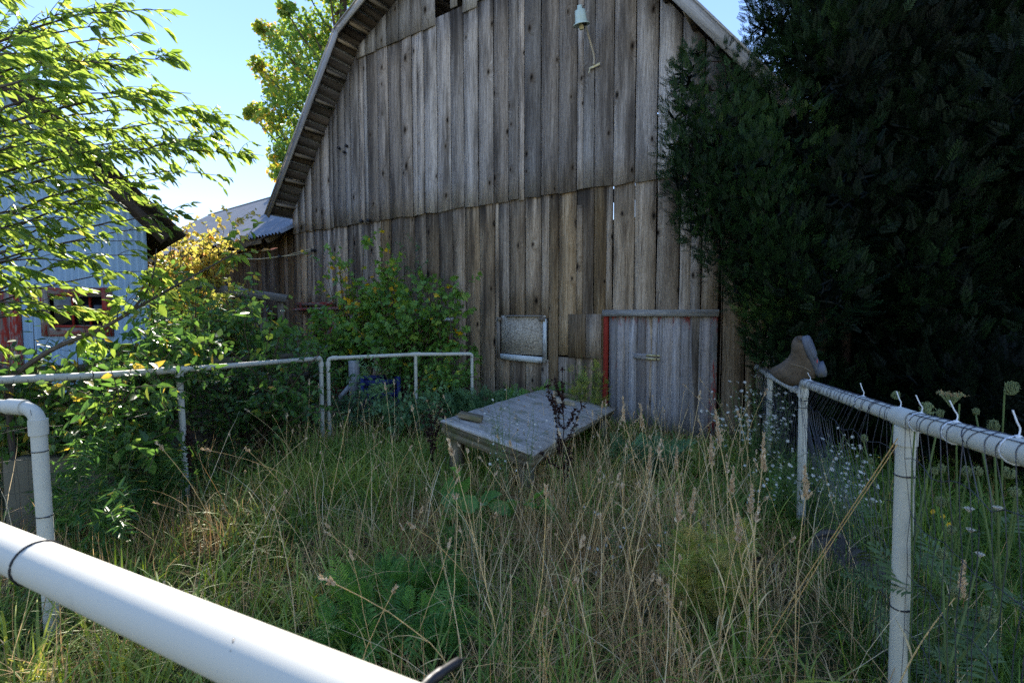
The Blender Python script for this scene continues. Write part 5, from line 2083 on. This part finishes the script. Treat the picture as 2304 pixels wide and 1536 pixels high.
for (px, Z, lvs, lab) in ((1040, 3.35, ((1020, 1130, .24), (1060, 1105, .24), (1010, 1095, .20), (1085, 1120, .22), (1040, 1150, .2), (1028, 1060, .18)), 'burdock with big rounded leaves left of the table corner'),
                          (1140, 3.3, ((1140, 1110, .22), (1125, 1140, .18)), 'single large burdock leaf under the near table corner'),
                          (1215, 3.3, ((1215, 1105, .22), (1205, 1130, .18), (1240, 1140, .16)), 'burdock leaves right of the near table corner')):
    g = ground_at(px, Z)
    t = thing('burdock', lab, 'plant', g)
    for (lx, ly, s) in [(a_ + rng.uniform(-14, 14), b_ + rng.uniform(-22, 22), c_ * rng.uniform(.7, 1.1)) for (a_, b_, c_) in lvs for _ in (0, 1)]:
        sm = MB()
        c = P(lx, ly + 14, Z + rng.uniform(-.12, .1)) - g
        tube(sm, curve([(0, 0, -.02), c * .5 + (0, 0, .05), c], 5), .004, 5)
        n_ = unit(np.array((rng.normal(0, .6), -.6 + rng.normal(0, .4), .7)))
        d_ = unit(np.array((rng.normal(0, 1), rng.normal(-.2, .6), .45)))
        scatter(sm, BL, [c - d_ * s * .3], [d_], [n_], s * .85, rng.uniform(.0, .8))
        sm.build('leaf', M['burdock'], t, True)

# fallen leaf bits lying on the table
mb = MB()
n = 90
uu = rng.uniform(-.5, .5, (n, 2)) * (W_ * .95, H_ * .97)
pos = tc + uu[:, :1] * e1 + uu[:, 1:] * e2 + tn * .012
scatter(mb, LW, pos, unit(rdir(n, rng) * (1, 1, .1)), np.repeat(tn[None], n, 0) + rdir(n, rng) * .25, rng.uniform(.012, .04, n), rng.random(n))
o_ = mb.build('leaf_litter', M['drygrass'])
o_['kind'] = 'stuff'
o_['label'] = 'dead leaf bits and chaff scattered on the low table top'

# ================================================================== dark dock stalks
rng = np.random.default_rng(51)


def dock(label, px, Z, ytop, shoots, spread_px):
    g = ground_at(px, Z)
    t = thing('dock_plant', label, 'weed', g)
    sm, hm = MB(), MB()
    top = P(px, ytop, Z) - g
    p = arch(np.zeros(3), top, .0, 12, rng, .006)
    paths = [p]
    tube(sm, p, np.linspace(.007, .002, 12), 6)
    for k in range(shoots):
        i = rng.integers(3, 10)
        e = p[i] + np.array((rng.uniform(-1, 1) * spread_px / F * Z, rng.uniform(-.1, .1), rng.uniform(.12, .3)))
        q = arch(p[i], e, -.03, 8, rng, .004)
        tube(sm, q, np.linspace(.004, .0015, 8), 5)
        paths.append(q)
    for q in paths:
        m = len(q)
        for i in range(m // 3, m):
            n = 16
            b = q[i] + rng.normal(0, .006, (n, 3))
            scatter(hm, LW, b, rdir(n, rng), rdir(n, rng), rng.uniform(.012, .026, n), rng.random(n))
    sm.build('stem', M['dock'], t)
    hm.build('seed_cluster', M['dock'], t)


dock('tall dark brown dock stalk with branching seed spikes before the table', 1272, 3.55, 830, 12, 75)
dock('shorter dark dock stalk left of the table corner', 975, 4.4, 915, 6, 30)
dock('thin black dead stalk at the foot of the single white post', 420, 3.7, 960, 3, 14)

# ================================================================== white asters
rng = np.random.default_rng(57)


def aster(label, base, region, Z0, Z1, n, nfl, rng, leaf=.035, fs=.017):
    base = np.asarray(base, float)
    t = thing('white_aster', label, 'aster', base)
    sm, lm, fm = MB(), MB(), MB()
    for k in range(n):
        tip = P(rng.uniform(region[0], region[1]), rng.uniform(region[2], region[3]), rng.uniform(Z0, Z1)) - base
        b = np.array((tip[0] * .6 + rng.normal(0, .04), tip[1] * .6, -.02))
        p = arch(b, tip, .05, 10, rng, .008)
        leafy_stem(sm, lm, p, .0028, 42, leaf, LN, rng, .8, .1, .15, 1, (.5, .25), .4, .3)
        for q in range(int(nfl / n)):
            i = rng.integers(5, 10)
            e = p[i] + np.array((rng.normal(0, .06), rng.normal(0, .06), rng.uniform(.0, .10)))
            tube(sm, np.array([p[i], (p[i] + e) / 2 + (0, 0, -.01), e]), .0012, 4)
            nr = unit(np.array((rng.normal(0, .5), -.5 + rng.normal(0, .4), .7)))
            x_, y_, _ = frame_from(nr)
            a = np.arange(9) * 2 * pi / 9
            dirs = np.cos(a)[:, None] * x_ + np.sin(a)[:, None] * y_
            s = fs * rng.uniform(.5, 1.1)
            scatter(fm, leaf_t(.16, .1, 0), np.repeat(e[None], 9, 0), dirs + nr * .15, np.repeat(nr[None], 9, 0), s, rng.random(9))
    sm.build('stem', M['stem_green'], t)
    lm.build('foliage', M['weed'], t)
    o = fm.build('flowers', M['petal'], t)
    o['kind'] = 'stuff'


aster('bushy white aster between the barn door and the right fence', ground_at(1690, 4.7), (1610, 1790, 870, 1000), 4.3, 5.0, 34, 190, rng, .04, .020)
aster('white aster reaching up behind the far end of the right rail', ground_at(1735, 5.2), (1700, 1780, 790, 860), 5.0, 5.3, 16, 90, rng, .04, .022)
aster('white aster sprawling under the mesh of the right fence', ground_at(1900, 2.9), (1830, 1990, 990, 1130), 2.7, 3.2, 26, 130, rng, .04, .015)
aster('fine white aster spray in front of the left half of the table', ground_at(1160, 3.4), (1085, 1225, 890, 1000), 3.4, 3.8, 16, 50, rng, .028, .012)
aster('straggling white aster around the middle right post', ground_at(1740, 3.4), (1690, 1830, 1010, 1150), 3.2, 3.7, 26, 110, rng, .038, .014)
aster('low white aster lost in the dry grass in front of the door', ground_at(1480, 2.9), (1300, 1620, 1130, 1320), 2.5, 3.3, 26, 60, rng, .035, .012)

# ================================================================== carrot flowers outside the right fence
rng = np.random.default_rng(61)


def lace(label, heads, foot, group=None):
    g = foot
    t = thing('wild_carrot', label, 'wild carrot', g, 0, group)
    sm = MB()
    hub = None
    for k, (px, py, Z, kind, s) in enumerate(heads):
        top = P(px, py, Z) - g
        b = np.zeros(3) if hub is None else hub
        p = arch(b, top - (0, 0, s * .9), .0, 9, rng, .005) if hub is None else curve([b, (b + top) / 2 + (top - b)[2] * np.array((0, 0, .05)) - (0, 0, .03), top - (0, 0, s * .9)], 5)
        tube(sm, p, np.linspace(.0042, .0024, len(p)), 6)
        if hub is None:
            hub = p[5]
            for q in range(7):      # ferny stem leaves
                i = rng.integers(1, 6)
                scatter(sm, FT, [p[i]], [rdir(1, rng)[0] * (1, 1, .5)], [(0, 0, 1)], rng.uniform(.10, .18), .4)
        hm = MB()
        c = top
        n = 70
        a = rng.uniform(0, 2 * pi, n)
        rr = np.sqrt(rng.random(n))
        if kind == 'open':
            e = c + np.stack([np.cos(a) * rr * s, np.sin(a) * rr * s, .12 * s + .25 * s * rr], 1)
        elif kind == 'flat':
            e = c + np.stack([np.cos(a) * rr * s, np.sin(a) * rr * s, .08 * s * rng.random(n)], 1)
        else:       # closed nest
            cu = rng.uniform(-.5, 1, n)
            e = c + np.stack([np.cos(a) * s * .62 * np.sqrt(np.maximum(.1, 1 - cu ** 2)), np.sin(a) * s * .62 * np.sqrt(np.maximum(.1, 1 - cu ** 2)), .75 * s * cu], 1)
        b0 = c - (0, 0, s * .9)
        for q in e[::2]:
            m_ = (b0 + q) / 2 + unit(q - c) * s * (.30 if kind == 'nest' else .05)
            tube(hm, np.array([b0, m_, q]), .0011, 4, .5, False)
        nn = 2
        ee = np.repeat(e, nn, 0) + rng.normal(0, s * .07, (n * nn, 3))
        scatter(hm, LW, ee, rdir(n * nn, rng), rdir(n * nn, rng), s * .20, np.clip(rng.normal(.92 if kind == 'open' else .45, .15, n * nn), 0, 1))
        hm.build('umbel', M['petal'] if kind == 'flat' else M['lace'], t)
    sm.build('stem', M['stem_green'], t)


def foot(px, Z):
    g = ground_at(px, Z)
    return g


lace('wild carrot with a brown open umbel rising over the right rail', [(2140, 893, 1.55, 'open', .034), (2175, 1060, 1.6, 'nest', .022), (2118, 1052, 1.5, 'nest', .016)], foot(2150, 1.75))
lace('wild carrot with a round tan seed nest just above the rail', [(2086, 920, 1.5, 'nest', .027), (2115, 928, 1.55, 'nest', .015), (2103, 1058, 1.5, 'nest', .014)], foot(2095, 1.6))
lace('wild carrot with the tallest green seed nest near the right edge', [(2276, 872, 1.45, 'nest', .024), (2236, 957, 1.5, 'nest', .022), (2196, 925, 1.6, 'nest', .013)], foot(2250, 1.6))
lace('wild carrot with green nests drooping by the near post top', [(2016, 888, 1.75, 'nest', .018), (1944, 985, 1.9, 'nest', .019), (1960, 1036, 1.85, 'nest', .013)], foot(1985, 1.95))
lace('wild carrot with pale nests low at the right edge', [(2270, 1062, 1.35, 'nest', .020), (2200, 1058, 1.45, 'nest', .017), (2245, 1140, 1.35, 'flat', .011), (2284, 1105, 1.35, 'nest', .018)], foot(2255, 1.5))
lace('wild carrot with small white flat flowers right of the near post', [(2180, 1143, 1.5, 'flat', .013), (2184, 1190, 1.5, 'flat', .011), (2118, 1128, 1.55, 'nest', .021), (2140, 1190, 1.5, 'nest', .017)], foot(2160, 1.6))
lace('wild carrot with dull nests low beside the near post', [(2150, 1330, 1.3, 'nest', .018), (2120, 1245, 1.45, 'nest', .02), (2225, 1380, 1.25, 'nest', .024), (2205, 1245, 1.4, 'flat', .011)], foot(2180, 1.45))
lace('wild carrot with two nests between the two right posts', [(1975, 1190, 2.0, 'nest', .022), (1960, 1130, 2.05, 'nest', .017), (1985, 1330, 1.9, 'nest', .016)], foot(1975, 2.1))
yb = ground_at(2125, 1.7)
t = thing('buttercup', 'tiny yellow flowers low outside the right fence', 'flower', yb)
sm, fm = MB(), MB()
for (px, py) in ((2121, 1161), (2134, 1179), (2098, 1150)):
    c = P(px, py, 1.7) - yb
    tube(sm, arch(np.zeros(3), c, .02, 6), .0015, 4)
    a = np.arange(6) * pi / 3
    scatter(fm, LW, np.repeat(c[None], 6, 0), np.stack([np.cos(a), 0 * a - .2, np.sin(a)], 1), np.repeat([[0, -1, .3]], 6, 0), .010, .5)
sm.build('stem', M['stem_green'], t)
fm.build('petals', M['gold'], t)

# ================================================================== yews on the right
rng = np.random.default_rng(67)
ST = spray_t(10, .26, .05)


def yew(label, base, clumps, stems, per, rng, size=.15):
    base = np.asarray(base, float)
    t = thing('yew_tree', label, 'yew', base)
    sm, lm, tm = MB(), MB(), MB()
    for pts in stems:
        p = np.array(pts) - base
        tube(tm, curve(p, 6), np.linspace(.06, .02, (len(p) - 1) * 6 + 1), 8)
    core = np.mean([c[0] for c in clumps], 0)
    for (c, rad) in clumps:
        c = np.asarray(c)
        n = int(per * (rad / .5) ** 2 * (1.7 if proj(c)[0] < 1790 else 1))
        d = rdir(n, rng)
        rr = rad * rng.uniform(.35, 1.05, n) ** .6
        sq = np.array((1, 1, 1.15))
        pos = c + d * rr[:, None] * sq
        # lumpy: drop some directions so gaps stay open
        k = np.sin(d[:, 0] * 5 + c[0] * 9) + np.sin(d[:, 2] * 6 + c[1] * 7) + np.sin(d[:, 1] * 5 + c[2] * 5)
        pos = pos[k > -.75]
        d = d[k > -.75]
        ok = before_barn(pos[:, 0], pos[:, 1], .03) | (pos[:, 0] > 3.35)
        pos, d = pos[ok], d[ok]
        n = len(pos)
        ax = unit(d * .6 + np.array((0, 0, .65)) + rdir(n, rng) * .45)
        nr = unit(d + rdir(n, rng) * .6)
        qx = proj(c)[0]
        tone = np.clip(rng.normal(.28, .12) + (.34 if qx < 1790 else 0) + rng.normal(0, .13, n), 0, 1)  # left clumps lighter: the lit edge is put into the needle colour
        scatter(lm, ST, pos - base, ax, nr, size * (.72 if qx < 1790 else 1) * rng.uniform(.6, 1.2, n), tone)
        m_ = int(190 * (rad / .5) ** 2)
        dd = rdir(m_, rng)
        qq = c + dd * (rad * .5 * rng.random((m_, 1)) ** .5)
        okk = before_barn(qq[:, 0], qq[:, 1], .12) | (qq[:, 0] > 3.4)
        qq = qq[okk]
        scatter(lm, LN, qq - base, rdir(len(qq), rng), rdir(len(qq), rng), rng.uniform(.10, .18, len(qq)), 0)  # darkest leaves added inside to block light; interior shade put into colour
        # limb to the clump
        if rng.random() < .5:
            s = np.array((core[0], core[1], c[2] - rad * 1.4)) * .5 + c * .5
            tube(sm, curve([s - base, (s + c) / 2 + rng.normal(0, .05, 3) - base, c + d[0] * rad * .8 - base], 4), np.linspace(.016, .004, 9), 5)
    tm.build('trunk', M['yew_bark'], t, True)
    if sm.n:
        sm.build('limb', M['yew_bark'], t, True)
    lm.build('crown', M['yew'], t)


cl = []
for (px, py, Z, rad) in ((1545, 180, 5.4, .22), (1560, 130, 5.45, .14), (1545, 260, 5.35, .28), (1530, 340, 5.3, .24), (1560, 420, 5.2, .34), (1600, 340, 5.2, .30), (1580, 500, 5.2, .30), (1640, 430, 5.0, .38), (1660, 560, 5.0, .40),
                         (1650, 300, 5.1, .36), (1672, 640, 5.0, .26), (1735, 690, 4.9, .34), (1755, 780, 4.9, .32), (1650, 200, 5.2, .22), (1690, 150, 5.2, .20), (1720, 230, 5.1, .30), (1630, 120, 5.3, .10), (1700, 400, 4.8, .42), (1730, 520, 4.8, .45),
                         (1760, 640, 4.8, .40), (1780, 330, 4.9, .45), (1760, 760, 4.9, .36), (1730, 60, 5.2, .26), (1740, -20, 5.2, .26), (1790, 60, 5.1, .38), (1790, 180, 5.0, .42), (1840, -60, 5.2, .45)):
    cl.append((P(px, py, Z), rad))
for k in range(120):
    px, py = rng.uniform(1790, 2250), rng.uniform(-260, 980)
    if py > 560 and px < 1850 and rng.random() < .5:
        continue
    cl.append((P(px, py, rng.uniform(4.4, 6.4)), rng.uniform(.32, .58)))
for k in range(34):
    cl.append((P(rng.uniform(1765, 2320), rng.uniform(880, 1000), rng.uniform(5.0, 6.2)), rng.uniform(.3, .45)))
st = []
for px in (1840, 1905, 1990, 2080):
    Z = 5.3
    g = ground_at(px, Z)
    st.append([g - (0, 0, .2), P(px + rng.uniform(-20, 20), 640, Z), P(px + rng.uniform(-20, 20), 330, Z - .2), P(px + rng.uniform(-20, 20), -60, Z - .2)])
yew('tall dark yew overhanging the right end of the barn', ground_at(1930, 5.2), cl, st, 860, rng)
cl = []
for k in range(130):
    px, py = rng.uniform(2080, 2700), rng.uniform(-300, 940)
    cl.append((P(px, py * 1.02, rng.uniform(3.9, 6.2)), rng.uniform(.35, .62)))
st = [[ground_at(px, 4.8) - (0, 0, .2), P(px + 10, 600, 4.8), P(px - 10, 200, 4.7), P(px, -150, 4.7)] for px in (2150, 2230, 2330, 2450)]
yew('black green yew filling the far right edge behind the fence', ground_at(2330, 4.8), cl, st, 560, rng, .17)
# ================================================================== maple behind the barn
rng = np.random.default_rng(71)
MZ = 20.
base = ground_at(770, MZ)
mt = thing('maple_tree', 'tall maple behind the barn roof with the sun in its leaves', 'tree', base)
tm, lm, bm = MB(), MB(), MB()
tube(tm, curve([(0, 0, -.3), (.2, 0, 4), (0, 0, 9), (.3, 0, 14), (0, 0, 19)], 6), np.linspace(.34, .07, 25), 10)
cls = [(640, 110, .9), (610, 75, .45), (585, 60, .25), (660, 60, .6), (690, 130, 1.0), (660, 180, .9), (625, 205, .6), (600, 165, .5), (578, 145, .3), (640, 250, .9), (605, 265, .55), (575, 250, .35), (560, 255, .2), (680, 230, 1.1), (640, 310, .7), (660, 340, .7),
       (625, 350, .4), (620, 385, .35), (640, 390, .4), (655, 400, .35), (700, 300, 1.0), (700, 60, .7), (735, 90, .9), (640, 20, .30), (655, 15, .2), (760, 20, .8), (790, -20, 1.0), (740, -30, .5), (725, 170, 1.1), (690, -20, .3), (760, 130, 1.2), (720, 380, .8), (700, 430, .8), (680, 400, .6), (830, -60, 1.4), (830, 60, 1.4), (900, 0, 1.6), (790, 250, 1.4), (870, 150, 1.6), (900, -180, 1.6), (820, -160, 1.2), (770, -110, .8), (950, 80, 1.6), (850, 320, 1.5)]
for (px, py, rad) in cls:
    c = P(px, py, MZ + rng.uniform(-1.2, 1.2)) - base
    n = int(120 + 330 * rad ** 1.7)
    d = rdir(n, rng)
    pos = c + d * (rad * rng.random(n) ** .45)[:, None]
    ax = unit(d * .5 + rdir(n, rng) * .7 + np.array((0, 0, -.3)))
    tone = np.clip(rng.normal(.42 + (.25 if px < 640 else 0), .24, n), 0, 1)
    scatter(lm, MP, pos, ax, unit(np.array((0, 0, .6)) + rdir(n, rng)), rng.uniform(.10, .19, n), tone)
    s = np.array((0, 0, max(3, c[2] - 1.5 - abs(c[0]) * .5)))
    tube(bm, curve([s, (s + c) / 2 + (0, 0, -.2), c], 5), np.linspace(.07, .015, 11), 5)
tm.build('trunk', M['bark'], mt, True)
bm.build('limb', M['bark'], mt, True)
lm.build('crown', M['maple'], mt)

# sunlit brush far behind, glimpsed past the yews and the shed
mb = MB()
rng = np.random.default_rng(73)
n = 9000
ang = rng.uniform(-1.2, 1.2, n)
dist = rng.uniform(26, 34, n)
hh = (1.4 + 1.2 * np.sin(ang * 23) ** 2 + 1.1 * np.sin(ang * 51) ** 2)
pos = np.stack([np.sin(ang) * dist, np.cos(ang) * dist, rng.random(n) ** .7 * hh], 1)
scatter(mb, leaf_t(.35, .1, .05), pos, unit(rdir(n, rng) + (0, 0, .3)), rdir(n, rng), rng.uniform(.3, .7, n), np.clip(rng.normal(.5, .2, n), 0, 1))
o = mb.build('far_brush', M['maple'])
o['kind'] = 'stuff'
o['label'] = 'sunlit brush at the far edge of the field behind the buildings'
